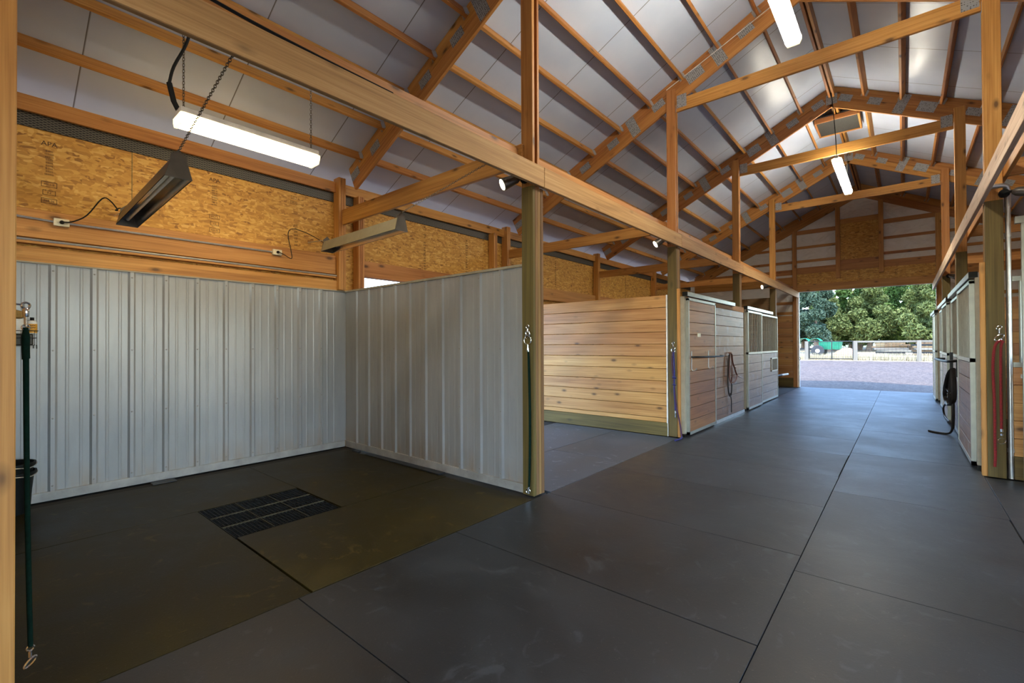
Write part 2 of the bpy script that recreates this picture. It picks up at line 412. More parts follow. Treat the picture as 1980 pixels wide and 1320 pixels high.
for sx in (-1, 1):                                     # two roof slopes, running past the walls as eaves
    xe = XC + sx * 5.95
    p = [(XC, -7.9), (XC, 18.6), (xe, 18.6), (xe, -7.9)]
    c.hexa([(x, y, zroof(x)) for x, y in p] + [(x, y, zroof(x) + .05) for x, y in p])
struct(c.done('ceiling', 'deck', origin=(0, 0, 0)))
for side, xo, xi in (('left', -6.32, -6.28), ('right', 4.26, 4.22)):
    w = B(); x0, x1 = min(xo, xi), max(xo, xi)
    if side == 'left': w.box(x0, x1, -7.6, 3.83, -.05, 3.53)
    else: w.box(x0, x1, -7.6, .2, -.05, 3.53); w.box(x0, x1, .2, 3.83, 3., 3.53)  # gap in the right wall, out of view, added to let in daylight
    w.box(x0, x1, 6.66, 18.1, -.05, 3.53); w.box(x0, x1, 3.83, 6.66, 2.49, 3.53)
    wl = struct(w.done('wall_' + side, 'osb', origin=(0, 0, 0)))
    if side == 'left': WALL_L = wl
    # vent strip and eave board under the roof edge
    xi2 = xi + (.0 if side == 'left' else -.02)
    o = B().box(xi2, xi2 + .02, -7.6, 18.05, 3.53, 3.67).done('eave_vent', 'mesh', origin=(0, 0, 0))
    tag(o, f'dark expanded metal vent strip along top of the {side} wall', 'vent')
    xb = -6.2 if side == 'left' else 4.14
    for n in range(6):
        y0, y1 = (YF[n] if n else YF[0]) + .02, min(YF[n + 1] - .09, YE - .02)
        if y0 > 17: continue
        o = beam('eave_board', (xb - .02, y0, 3.73), (xb - .02, y1, 3.73), .04, .15)
        tag(o, f'orange pine eave board above vent on {side} wall, {ORD[n]} bay counting from the camera', 'board', 'eave boards')
for i, (y, z0, z1, t) in enumerate([(.497, 2.87, 3.47, 1), (1.9, 2.85, 3.5, 1), (2.84, 3.35, 3.5, 2), (2.87, 2.78, 3.12, 3), (5.08, 2.74, 3.52, 4), (6.08, 2.8, 3.45, 5), (9., 2.8, 3.45, 5), (12.6, 2.8, 3.45, 5)]):
    R_ = M(((0, 0, 1), (1, 0, 0), (0, 1, 0))).to_4x4()
    def st(s, sz, z): 
        m = R_.copy(); m.translation = V((-6.279, y, z)); text_mesh('stamp', s, 'ink', sz, m, WALL_L)
    def boxs(z, w, h):
        b = B()
        for (a0, a1, b0, b1) in ((-w, w, -h, -h + .004), (-w, w, h - .004, h), (-w, -w + .004, -h, h), (w - .004, w, -h, h)):
            b.box(-6.28, -6.2785, y + a0, y + a1, z + b0, z + b1)
        b.done('stamp_frame', 'ink', WALL_L)
    if t == 1:
        st('APA', .062, z1 - .06)
        for k in range(9): st(random.choice(['IIIIIIII', 'IIIIIIIIII', 'II-IIIII', 'IIIIII II']), .026, z1 - .13 - k * .028)
        boxs(z0 + .15, .055, .026); st('MILL 0', .026, z0 + .15)
        boxs(z0 + .07, .045, .024); st('12', .034, z0 + .07)
        boxs(z0 - .01, .055, .024); st('FEB 06', .026, z0 - .01)
    elif t == 2: boxs(3.46, .035, .02); st('12', .03, 3.46); boxs(3.39, .045, .02); st('FEB 06', .024, 3.39)
    else:
        n = int((z1 - z0) / .045)
        for k in range(n):
            if t == 4 and k in (2, 5): continue
            st(random.choice(['IIIII', 'IIII', 'III II', 'IIIIII']), .036, z1 - .03 - k * .045)

B().box(-6.28, -6.277, 1.121, 1.126, 2.75, 3.53).done('sheet_seam', plain('green_sealed_sheet_edge', (.10, .12, .05), .7), WALL_L)
# far gable wall with the wide doorway
w = B()
w.box(-6.3, XL + .03, YE, YE + .06, -.05, 3.18); w.box(.73, 4.2, YE, YE + .06, -.05, 3.18)
w.bm.verts.ensure_lookup_table()
pr = [(-6.3, 3.18), (4.2, 3.18), (4.2, zroof(4.2)), (XC, zroof(XC)), (-6.3, zroof(-6.3))]
w.prism(pr, YE, YE + .06)
struct(w.done('wall_back', 'wrap', origin=(0, 0, 0)))
w = B()                                                # wall behind the camera, unseen doorway added and widened for daylight
w.box(-6.3, -3.3, -7.6, -7.54, -.05, 3.2); w.box(1.6, 4.2, -7.6, -7.54, -.05, 3.2); w.prism(pr, -7.6, -7.54)
struct(w.done('wall_front', 'osb', origin=(0, 0, 0)))

# ------------------------------------------------------------------ rubber floor mats
def mat_(x0, x1, y0, y1, label, mt='rubber'):
    g_ = .002
    o = B().box(x0 + g_, x1 - random.choice((.002, .003, .009)), y0 + g_, y1 - random.choice((.0015, .002, .005)), -.02, 0).done('rubber_mat', mt, bevel=.002, origin=(0, 0, 0))
    tag(o, label, 'floor mat', 'black rubber floor mats')
XS = -.548
for k in range(15):
    y0 = -.0 + 1.2255 * k + .005; y1 = min(y0 + 1.2255, YE + .08)
    mat_(-2.665, XS, y0, y1, f'rubber mat laid across left half of aisle, {["nearest the camera", "second from the camera", "third from the camera", "level with the steel wash stall post", "fifth from the camera", "sixth from the camera", "seventh from the camera", "eighth from the camera", "ninth from the camera", "tenth from the camera", "eleventh from the camera", "fourth from the far doorway", "third from the far doorway", "second from the far doorway", "touching the far doorway"][k]}')
mat_(-2.665, XS, -2.4, .005, 'black rubber mat at the lower edge of the photo, left of the long seam')
for k in range(10):
    y0 = -.75 + 2.085 * k; y1 = min(y0 + 2.085, YE + .08)
    mat_(XS, .652, y0, y1, f'rubber mat laid lengthwise right of aisle, {["at the lower frame edge", "second from the camera", "third from the camera", "just before the red rope post", "beside the nearest right stall", "sixth from the camera", "seventh from the camera", "third from the far doorway", "second from the far doorway", "at the far doorway"][k]}')
mat_(.652, 1.87, .6, 2.9, 'black rubber mat right of the aisle at the lower right corner')
mat_(.652, 1.87, 2.9, 5.0, 'black rubber mat right of the aisle in middle of the right side bay')
mat_(.652, 1.87, 5.0, 7.1, 'black rubber mat at the foot of the green barred partition')
mat_(-3.865, -2.665, 1.318, 3.42, 'black rubber mat in wash stall between drain grate and strap post', 'olivebrown')
mat_(-4.745, -2.665, -.1, 1.31, 'wide black rubber mat in wash stall nearest the left edge post', 'olivebrown')
mat_(-5.98, -3.865, 2.18, 3.42, 'black rubber mat in the far inner corner of wash stall', 'olivebrown')
mat_(-5.98, -4.745, -.1, 2.18, 'black rubber mat under bucket along the left steel wall', 'olivebrown')
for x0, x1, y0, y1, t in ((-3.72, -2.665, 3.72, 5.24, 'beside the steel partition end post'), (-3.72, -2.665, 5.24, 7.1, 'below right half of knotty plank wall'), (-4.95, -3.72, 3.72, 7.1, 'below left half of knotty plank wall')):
    mat_(x0, x1, y0, y1, 'black rubber mat in the plank walled bay, ' + t, 'daylit')
# drain grate
gr = thing('drain_grate', 'black grid drain grate set in the wash stall floor', 'drain grate', (-4.3, 1.75, -.02))
b = B()
for k in range(31):
    x = -4.735 + k * .0285; b.box(x - .003, x + .003, 1.315, 2.165, -.016, -.003)
for k in range(29):
    y = 1.315 + k * .0302; b.box(-4.735, -3.88, y - .003, y + .003, -.016, -.003)
b.done('grid', 'black', gr, origin=(0, 0, 0))
b = B()
for k in (1, 2): x = -4.735 + .285 * k; b.box(-4.735, -3.88, 1.315 + .283 * k - .004, 1.315 + .283 * k + .004, -.014, .001); y = 1.315 + .283 * k
b.done('seam_bar', plain('worn_grate_edge', (.035, .032, .018), .7), gr)
b = B()
for k in (1, 2): x = -4.735 + .285 * k; b.box(x - .005, x + .005, 1.315, 2.165, -.014, .0015)
b.done('cross_bar', plain('worn_grate_rib', (.07, .06, .03), .7), gr)
# loose strips by the partition
o = B().box(-5.47, -4.3, 3.405, 3.49, 0, .012).done('rubber_strip', 'rubber', bevel=.003); tag(o, 'long narrow rubber strip against partition kick board', 'mat strip', 'rubber strips')
o = B().box(-4.29, -3.97, 3.40, 3.495, 0, .016).done('rubber_strip', 'rubber', bevel=.003); tag(o, 'short rubber strip at the end of the long strip', 'mat strip', 'rubber strips')
o = B().box(-5.80, -5.68, 3.42, 3.48, 0, .01).done('rubber_strip', 'rubber', bevel=.003); tag(o, 'tiny rubber scrap in far corner of wash stall', 'mat strip', 'rubber strips')
o = B().box(-6.1, -5.99, 1.25, 1.46, 0, .012).done('rubber_strip', 'rubber', bevel=.003); tag(o, 'small square rubber scrap at foot of left steel wall', 'mat strip', 'rubber strips')

# ------------------------------------------------------------------ ribbed steel linings of the wash stall
def ribbed(name, axis, u0, u1, base, z0, z1, nrm, ribs, parent, mat='panel'):
    prof = [(u0, 0)]
    for r_ in ribs:
        prof += [(r_ - .032, 0), (r_ - .014, .019), (r_ + .014, .019), (r_ + .032, 0)]
        for q in (.1, .2):
            prof += [(r_ + q - .014, 0), (r_ + q - .006, .0022), (r_ + q + .006, .0022), (r_ + q + .014, 0)]
    prof = [p for p in prof if u0 <= p[0] <= u1] + [(u1, 0)]
    b = B(); rows = []
    for u, h in prof:
        p = (base + nrm * h, u) if axis == 'Y' else (u, base + nrm * h)
        rows.append((b.bm.verts.new((*p, z0)), b.bm.verts.new((*p, z1))))
    for a, c in zip(rows, rows[1:]): b.bm.faces.new((a[0], c[0], c[1], a[1]))
    o = b.done(name, mat, parent, origin=(0, 0, 0))
    md = o.modifiers.new('sheet', 'SOLIDIFY'); md.thickness = .004; md.offset = 0
    s = B()
    for r_ in ribs:
        for z in (z0 + .05, z0 + (z1 - z0) * .32, z0 + (z1 - z0) * .62, z1 - .06):
            p = (base + nrm * .019, r_, z) if axis == 'Y' else (r_, base + nrm * .019, z)
            s.lathe([(.008, -.003 if 1 else 0), (.008, .004), (.004, .007)], p, 8, 'X' if axis == 'Y' else 'Y')
    s.done('screw', plain('zinc_screw', (.3, .28, .25), .4, .7), parent)
    return o
wp = thing('wall_panel', 'off white ribbed steel lining on left wall of wash stall', 'wall panel', (WL, 1.7, 0))
ribbed('ribbed_sheet', 'Y', -.1, 3.55, WL, .085, 2.235, 1, [.517 + .2945 * k - .589 for k in range(2, 12)] + [.22], wp)
B().box(WL - .02, WL + .022, -.1, 3.52, 0, .086).done('kick_board', 'kick', wp, bevel=.003)
B().box(WL - .01, WL + .026, -.1, 3.52, 2.232, 2.246).done('top_trim', 'jamb', wp)
pp = thing('steel_partition', 'off white ribbed steel partition ending at the strap post', 'partition', (-4.5, 3.55, 0))
ribbed('ribbed_sheet', 'X', WL + .01, -2.845, 3.545, .085, 2.225, -1, [-5.885 + .3035 * k for k in range(10)], pp)
B().box(WL + .02, -2.845, 3.522, 3.62, 0, .086).done('kick_board', 'kick', pp, bevel=.003)
B().box(WL + .01, -2.845, 3.518, 3.635, 2.222, 2.246).done('top_trim', 'jamb', pp)
B().box(WL + .05, -2.845, 3.556, 3.62, .09, 2.22).done('core_boards', 'plank', pp)
p2 = thing('steel_partition', 'ribbed steel partition behind the left edge post', 'partition', (-4.5, -.15, 0))
ribbed('ribbed_sheet', 'X', WL + .01, -2.845, -.11, .085, 2.225, 1, [-5.885 + .3035 * k for k in range(10)], p2)
B().box(WL + .02, -2.845, -.17, -.12, 0, 2.246).done('core_boards', 'plank', p2)

# ------------------------------------------------------------------ timber frames
LOCN = ['by the camera', 'of the wash stall', 'of the blue rope post', 'two bays before the doorway', 'one bay before the doorway', 'at the far doorway wall']
WHO_L = ['at the left photo edge', 'at the end of the steel partition', 'at the end of the plank wall', 'behind left stalls, second from doorway', 'behind left stalls, nearest the doorway']
WHO_R = ['beside the camera', 'by the camera on the right', 'with red rope beside nearest right stall', 'on the right, second from doorway', 'on the right, nearest the doorway']
def post(side, n):
    y = YF[n]; x0, x1 = (XL - .14, XL) if side == 'L' else (XR, XR + .14)
    xm = (x0 + x1) / 2
    who = (WHO_L if side == 'L' else WHO_R)[n]
    t = thing('timber_post', f'timber post with greenish lower half {who}', 'post', (xm, y + .08, 0), 'aisle posts')
    zt = zroof(xm)
    yb = .28 if n == 0 else .152
    if n == 0:
        beam('lower_post', (xm, y + .14, 0), (xm, y + .14, 2.985), .14, .28, 'pine', t)
    else:
        lo = beam('lower_post', (xm, y + .019, 0), (xm, y + .019, 2.985), .14, .038, 'treated', t)
        beam('lower_ply', (xm, y + .038 + .066, 0), (xm, y + .038 + .066, 2.985), .14, .132, 'treatedply', t, plies=3)
    beam('upper_post', (xm, y + .019, 2.985), (xm, y + .019, zt - .16), .14, .038, 'pine', t)
    beam('upper_ply', (xm, y + .0955, 2.985), (xm, y + .0955, zt - .5), .138, .033, 'pine', t, plies=1)
    return t
for n in range(5):
    post('L', n); post('R', n)
PL = [(.30, 'M'), (.74, 'M'), (1.12, 'T'), (1.46, 'L'), (2.04, 'M'), (2.48, 'T'), (2.85, 'M'), (3.41, 'M'), (3.95, 'M'), (4.47, 'M'), (4.96, 'M')]
sl = math.atan(.487); CS = math.cos(sl)
def rafter(n, sx):
    y = YF[n] + .062; dep = .37
    if n == 5: y = YE - .03
    side = 'left' if sx < 0 else 'right'
    t = thing('rafter', f'deep orange rafter on {side} roof slope in the frame {LOCN[n]}', 'rafter', (XC, y, zroof(XC) - .4), 'roof rafters')
    xe = XC + sx * (5.06 if sx < 0 else 5.06)
    nrm = V((sx * math.sin(sl), 0, math.cos(sl)))
    def at(x, d): return V((x, y, zroof(x))) - nrm * d
    # the lower chord stops short of the upper chord's tail, both meet on the ridge line
    for nm, d0, d1, shrt in (('upper_chord', .004, .004 + dep * .48, 0.), ('lower_chord', .004 + dep * .49, .004 + dep, .1)):
        dm = (d0 + d1) / 2
        a = at(XC + sx * .0, dm); a.x += sx * (dm * math.sin(sl)); a = V((XC, y, zroof(XC) - dm / CS))
        b = at(xe, dm)
        beam(nm, a, b, .04, d1 - d0, 'pine', t, up=nrm)
    for k, (d, typ) in enumerate(PL):
        if n in (0, 5) : continue
        w, h = {'M': (.21, .125), 'T': (.16, .33), 'L': (.26, .17)}[typ]
        c = at(XC + sx * d, dep * .5); dr = V((sx * CS, 0, -math.sin(sl)))
        beam('nail_plate', c - dr * w / 2 + V((0, -.0215, 0)), c + dr * w / 2 + V((0, -.0215, 0)), .003, h, 'plate', t, up=nrm, bev=0)
    return t
for n in range(6):
    for sx in (-1, 1): rafter(n, sx)
    if 0 < n < 5:
        y = YF[n] + .062
        o = B().box(XC - .09, XC + .09, y - .0235, y - .0205, zroof(XC) - .36, zroof(XC) - .17).done('nail_plate', 'plate')
        tag(o, f'square toothed plate joining rafters at ridge of the frame {LOCN[n]}', 'nail plate', 'ridge plates')
for n in range(0, 5):                                  # collar ties across the aisle, low ties over the stalls
    y = YF[n] + .062
    zc = 5.105
    t = thing('collar_tie', f'orange cross tie high over the aisle in the frame {LOCN[n]}', 'cross beam', (XC, y, zc), 'aisle cross ties')
    beam('tie_board', (XL + .002, y, zc + .098), (XR - .002, y, zc + .098), .04, .196, 'pine', t)
    for x in (XL + .09, XR - .09):
        B().box(x - .075, x + .075, y - .0235, y - .0205, zc + .05, zc + .25).done('nail_plate', 'plate', t)
    for side in (-1, 1):
        z0, z1 = (3.185, 3.40) if n == 1 else (3.215, 3.39)
        yy = YF[n] - .022
        a, b = ((-6.27, XL - .145) if side < 0 else (XR + .145, 4.18))
        if n == 1 and side < 0: b = XL - .1
        o = beam('low_tie', (a, yy, (z0 + z1) / 2), (b, yy, (z0 + z1) / 2), .04, z1 - z0)
        tag(o, f'pine tie beam over {"left" if side < 0 else "right"} stalls in frame {LOCN[n]}', 'tie beam', 'low tie beams')
# side wall posts
for side, xw in (('left', -6.19), ('right', 4.13)):
    for n in range(0, 5):
        y = YF[n] - .04
        t = thing('wall_post', f'layered orange stud on {side} wall under the rafter {LOCN[n]}', 'wall post', (xw, y, 0), 'side wall posts')
        beam('stud', (xw, y, 2.25 if side == 'left' and n < 2 else 0), (xw, y, 3.86), .15, .11, 'pine', t, plies=3)
    for y, t_ in ((3.765, 'nearer side'), (6.72, 'far side')):
        o = beam('wall_post', (xw, y, 0), (xw, y, 3.66), .15, .10, 'pine', plies=3)
        tag(o, f'orange jamb stud on the {t_} of {side} wall doorway', 'wall post', 'side wall posts')
# long girt boards above the aisle fronts
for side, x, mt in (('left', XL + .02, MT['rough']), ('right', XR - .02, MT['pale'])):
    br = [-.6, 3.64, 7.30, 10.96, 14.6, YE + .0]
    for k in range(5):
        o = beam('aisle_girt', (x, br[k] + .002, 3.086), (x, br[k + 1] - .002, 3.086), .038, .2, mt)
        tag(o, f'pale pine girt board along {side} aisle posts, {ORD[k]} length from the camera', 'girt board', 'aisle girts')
    for k in range(5):
        xb = XL - .162 if side == 'left' else XR + .162
        o = beam('back_girt', (xb, br[k] + .1, 3.13 + .16), (xb, br[k + 1] + .06, 3.13 + .16), .038, .15, 'pine')
        if k == 0 and side == 'left': pass
        tag(o, f'pine girt board on stall side of {side} posts, {ORD[k]} length from the camera', 'girt board', 'stall side girts')
# purlins
BAY = ['over the wash stall bay', 'over the plank walled bay', 'over the nearest stalls', 'over the middle stalls', 'over the far doorway bay']
PO = [.55, 1.08, 1.61, 2.13, 2.66, 3.19, 3.72, 4.23, 4.76]
proto = {}
for n in range(5):
    y0 = YF[n] + .085; y1 = (YF[n + 1] + .04) if n < 4 else YE - .05
    for sx in (-1, 1):
        for k, d in enumerate(PO):
            x = XC + sx * d; nrm = V((sx * math.sin(sl), 0, math.cos(sl)))
            lab = f'slim pine purlin {BAY[n]}, {ORD[k]} below the ridge on the {"left" if sx < 0 else "right"} slope'
            if n not in (0, 4) and (1, sx, k) in proto:
                o, yb = proto[(1, sx, k)]; c = copy_tree(o, V((0, y0 - yb, 0)))
            else:
                ctr = V((x, 0, zroof(x))) - nrm * .066
                c = thing('purlin', '', '', (ctr.x, y0, ctr.z))
                beam('purlin_board', ctr + V((0, y0, 0)), ctr + V((0, y1, 0)), .038, .125, 'pine', c, up=nrm)
                h = B(); q = ctr + V((0, y1, 0)); tx = V((CS, 0, -sx * math.sin(sl)))
                for s_ in (-1, 1):
                    p = q + tx * s_ * .021 - nrm * .06
                    h.hexa([p + V((0, -.04, 0)), p + tx * s_ * .002 + V((0, -.04, 0)), p + tx * s_ * .03 + V((0, -.004, 0)), p + V((0, -.002, 0)),
                            p + nrm * .1 + V((0, -.04, 0)), p + nrm * .1 + tx * s_ * .002 + V((0, -.04, 0)), p + nrm * .1 + tx * s_ * .03 + V((0, -.004, 0)), p + nrm * .1 + V((0, -.002, 0))])
                h.done('hanger', 'galv', c)
                if n == 1: proto[(1, sx, k)] = (c, y0)
            tag(c, lab, 'purlin', 'roof purlins')
        o = beam('ridge_board', (XC + sx * .03, y0, zroof(XC) - .13), (XC + sx * .03, y1, zroof(XC) - .13), .038, .2)
        tag(o, f'{"left" if sx < 0 else "right"} half of the paired ridge board {BAY[n]}', 'ridge board', 'ridge boards')

# ------------------------------------------------------------------ left wall boards, conduit, outlets
for n, (y0, y1) in enumerate(((-.1, 3.40), (3.83, 6.66), (7.19, 10.7), (10.85, 14.3), (14.5, 18.0))):
    for side, x in (('left', -6.215), ('right', 4.155)):
        if n == 0 and side == 'right': continue
        z0, z1 = (2.475, 2.745) if n != 1 else (2.49, 2.73)
        o = beam('header_board', (x, y0, (z0 + z1) / 2), (x, y1, (z0 + z1) / 2), .05, z1 - z0)
        tag(o, f'wide pine header board on {side} wall under the strand board, {ORD[n]} bay from the camera', 'board', 'wall header boards')
        if n != 1:
            o = beam('wall_girt', (x + (.02 if side == 'left' else -.02), y0, 2.315), (x + (.02 if side == 'left' else -.02), y1 + (.1 if n == 0 else 0), 2.315), .045, .14)
            tag(o, f'pine girt above lining on {side} wall, {ORD[n]} bay from the camera', 'board', 'wall girts')
o = beam('ledge_strip', (-6.205, -.1, 2.43), (-6.205, 3.40, 2.43), .07, .028); tag(o, 'narrow pine ledge strip between header board and girt', 'ledge')
cd = thing('conduit', 'thin grey conduit run along the header board', 'conduit', (-6.17, 1.6, 2.6))
B().tube([(-6.176, -.1, 2.64), (-6.176, .25, 2.658), (-6.176, .52, 2.648)], .011).tube([(-6.176, .63, 2.648), (-6.176, 2.52, 2.662)], .011).done('pipe', 'galv', cd, smooth=True)
B().tube([(-6.172, -.1, 2.452), (-6.172, 3.4, 2.452)], .012).done('lower_pipe', 'galv', cd, smooth=True)
for y, z, t_ in ((.573, 2.645, 'left'), (2.575, 2.662, 'right')):
    t = thing('outlet_box', f'cream outlet box at {t_} end of the header conduit', 'outlet', (-6.17, y, z - .035), 'outlet boxes')
    B().box(-6.19, -6.145, y - .055, y + .055, z - .036, z + .036).done('cover_plate', 'cream', t, bevel=.004)
    B().lathe([(.017, 0), (.017, .02), (.008, .035)], (-6.145, y, z), 12, 'X').done('plug', 'black', t, smooth=True)
o = B().tube([(-6.115, .573, 2.645), (-6.12, .64, 2.66), (-6.14, .75, 2.75), (-6.2, .87, 2.955), (-6.2, .93, 2.955), (-6.15, .985, 2.86), (-6.1, .96, 2.84), (-6.1, 1.0, 2.87), (-6.05, 1.03, 2.83), (-5.9, 1.0, 2.76), (-5.62, .96, 2.69)], .006).done('power_cord', 'black', smooth=True)
tag(o, 'black cord looping from left outlet to the dark heater', 'cord', 'heater cords')
o = B().tube([(-6.115, 2.575, 2.662), (-6.12, 2.64, 2.64), (-6.12, 2.74, 2.6), (-6.14, 2.74, 2.72), (-6.2, 2.73, 2.93), (-6.22, 2.8, 3.02), (-6.15, 2.95, 2.98), (-5.9, 3.0, 2.86), (-5.72, 3.02, 2.76)], .005).done('power_cord', 'black', smooth=True)
tag(o, 'thin black cord rising from right outlet to the pale heater', 'cord', 'heater cords')

# ------------------------------------------------------------------ plank partitions
def plank_wall(name, label, x0, x1, y0, y1, ztop, pitch, skirt, trim):
    t = thing(name, label, 'partition', ((x0 + x1) / 2, y0, 0), 'plank partitions')
    b = B(); z = ztop
    while z > skirt + .01:
        z0 = max(z - pitch, skirt); b.box(x0, x1, y0 + random.uniform(0, .004), y1, z0 + .004, z - .004); z = z0
    b.done('planks', 'plank' if trim != 'dark' else 'darkboard', t, origin=(0, 0, 0), bevel=.003)
    if skirt > .05: beam('skirt_board', (x0, y0 + .005, skirt / 2), (x1, y0 + .005, skirt / 2), .05, skirt, 'treated', t)
    if trim == 'white': B().box(x1 - .012, x1 + .006, y0 - .014, y0 + .02, 0, ztop).done('edge_trim', 'white', t)
    return t
plank_wall('plank_partition', 'knotty orange plank wall with greenish skirt left of blue rope post', -6.1, XL - .152, 7.16, 7.2, 2.235, .1955, .205, 'white')
plank_wall('plank_partition', 'dark plank wall seen over the left stalls near doorway', -6.1, XL - .16, 14.55, 14.6, 2.75, .19, .0, 'dark')
plank_wall('plank_partition', 'plank wall between the two left stalls', -6.1, XL - .16, 10.95, 11.0, 2.2, .19, .2, '')
plank_wall('plank_partition', 'plank wall between nearest right stalls', XR + .16, 4.05, 10.95, 11.0, 2.2, .19, .2, '')
plank_wall('plank_partition', 'plank wall between farther right stalls', XR + .16, 4.05, 14.55, 14.6, 2.2, .19, .2, '')
t = thing('barred_partition', 'orange plank partition with green tinted bars at right photo edge', 'partition', (2.5, 7.2, 0))
b = B(); z = 1.19
while z > .29:
    b.box(XR + .2, 4.05, 7.19, 7.23, z - .19 + .003, z - .003); z -= .19
b.done('planks', 'plank', t, bevel=.003)
beam('skirt_board', (XR + .2, 7.2, .12), (4.05, 7.2, .12), .05, .24, 'treated', t)
for z in (1.215, 2.13):
    B().box(XR + .2, 4.05, 7.185, 7.235, z - .025, z + .025).done('rail', 'rail', t)
b = B()
for k in range(40): b.tube([(XR + .26 + .08 * k, 7.21, 1.23), (XR + .26 + .08 * k, 7.21, 2.12)], .012, 8)
b.done('bars', 'rail', t, smooth=True)
o = B().box(.935, 1.15, 7.14, 7.185, 1.075, 1.115).done('door_latch', 'white'); tag(o, 'short white latch bar on the barred partition planks', 'latch')
t = thing('grille_gate', 'tall pale grille gate edge cut by right photo border', 'gate', (1.2, 6.9, 0))
B().box(.872, 1.9, 6.87, 6.93, 2.66, 2.73).done('top_rail', 'rail', t)
B().box(.915, .965, 6.88, 6.92, 0, 2.66).done('stile', 'rail', t)
b = B()
for k in range(10): b.tube([(1.04 + k * .085, 6.9, 1.3), (1.04 + k * .085, 6.9, 2.66)], .012, 8)
b.done('bars', 'rail', t, smooth=True)
B().box(.965, 1.9, 6.885, 6.915, .03, 1.3).done('lower_boards', 'doorY', t)

# ------------------------------------------------------------------ stall fronts
def stall(label, s, xf, y0, y1, doors, wood='stallY', near_solid=None, group='stall fronts'):
    """s: +1 faces +x (left row), -1 faces -x (right row); doors: list of (ya, yb, kind)"""
    t = thing('stall_front', label, 'stall front', (xf, (y0 + y1) / 2, 0), group)
    X = lambda d: xf + s * d                            # d>0 towards the aisle
    def bx(d0, d1, ya, yb, z0, z1): return B().box(min(X(d0), X(d1)), max(X(d0), X(d1)), ya, yb, z0, z1)
    bx(-.09, -.005, y0, y0 + .07, .05, 2.2).done('jamb', 'jamb', t, bevel=.003)
    bx(-.085, -.01, y0 + .004, y0 + .066, 0, .05).done('jamb_foot', 'black', t)
    for (ya, yb, kind) in doors:
        is_door = 'door' in kind
        p = t
        if is_door:
            e = bpy.data.objects.new('sliding_door', None); link(e, t, M.Translation((xf, (ya + yb) / 2, 0))); p = e
        top = 2.14
        zl = top if 'solid' in kind else 1.23
        d0, d1 = (-.005, .03) if is_door else (-.05, -.012)
        b = B(); z = .06
        while z < zl - .02:
            z1 = min(z + .193, zl); b.box(min(X(d0), X(d1)), max(X(d0), X(d1)), ya + .02, yb - .02, z + .004, z1 - .004); z = z1
        b.done('boards', ('doorY' if 'solid' in kind and is_door else wood), p, origin=(0, 0, 0), bevel=.002)
        b = B()
        f0, f1 = d0 - .004, d1 + .008
        if is_door or 'grille' in kind:
            for (a0, a1, c0, c1) in ((ya, ya + .035, .03, top + .03), (yb - .035, yb, .03, top + .03), (ya, yb, .03, .075), (ya, yb, top, top + .04)):
                b.box(min(X(f0), X(f1)), max(X(f0), X(f1)), a0, a1, c0, c1)
            if 'grille' in kind: b.box(min(X(f0), X(f1)), max(X(f0), X(f1)), ya, yb, 1.225, 1.27)
            b.done('frame', 'rail', p, origin=(0, 0, 0))
        else:
            b.box(min(X(f0), X(f1)), max(X(f0), X(f1)), ya, yb, 0, .06); b.done('foot_channel', 'galv', p)
            beam('head_board', (X(-.03), ya, top + .035), (X(-.03), yb, top + .035), .05, .11, 'rough', p)
        if 'grille' in kind:
            b = B(); n = int((yb - ya - .1) / .125)
            for k in range(n):
                y = ya + .06 + (yb - ya - .12) * k / max(1, n - 1)
                b.tube([(X((d0 + d1) / 2), y, 1.25), (X((d0 + d1) / 2), y, top + .01)], .0095, 8)
            b.done('grille_bars', 'rail', p, smooth=True)
            if 'stop' in kind: pass
        if is_door:
            bx(-.03, .05, ya - .06, yb + (yb - ya) * .9 if yb + (yb - ya) * .9 < y1 else y1 - .05, top + .06, top + .13).done('track_cover', 'rail', t, bevel=.004)
            bx(-.028, .048, ya - .085, ya - .06, top + .062, top + .128).done('end_cap', 'black', t)
    return t, X
XLF, XRF = -2.60, .625
s1, _ = stall('brown plank stall front with closed solid door and hanging brown halter', 1, XLF, 7.22, 10.74, [(7.29, 8.655, 'solid door'), (8.66, 10.74, 'solid panel')])
s2, _ = stall('left stall front with bars and feed hatch, next to far doorway', 1, XLF, 10.83, 14.2, [(10.9, 12.2, 'grille door'), (12.2, 14.2, 'grille panel')])
r1, _ = stall('nearest right stall front with upright bars beside red rope post', -1, XRF, 7.47, 11.1, [(7.56, 9.25, 'grille door'), (9.25, 11.1, 'grille panel')])
r2, _ = stall('middle right stall front with bars behind black halter', -1, XRF, 11.3, 14.5, [(11.37, 12.75, 'grille door'), (12.75, 14.5, 'grille panel')])
r3, _ = stall('farthest right stall front beside the doorway', -1, XRF, 15.4, 17.9, [(15.47, 16.6, 'grille door'), (16.6, 17.9, 'grille panel')])
# feed hatch, vents on left stall
fh = bpy.data.objects.new('feed_hatch', None); link(fh, s2, M.Translation((XLF, 13.6, .75)))
b = B()
for a0, a1, c0, c1 in ((13.35, 14.1, .74, .77), (13.35, 14.1, 1.06, 1.09), (13.35, 13.39, .74, 1.09), (14.06, 14.1, .74, 1.09)): b.box(XLF - .03, XLF + .012, a0, a1, c0, c1)
b.done('hatch_frame', 'rail', fh)
b = B()
for k in range(7): b.tube([(XLF, 13.44 + k * .1, .77), (XLF, 13.44 + k * .1, 1.06)], .01, 6)
b.done('hatch_bars', 'rail', fh)
B().box(XLF - .06, XLF - .035, 13.39, 14.06, .77, 1.06).done('hatch_back', 'black', fh)
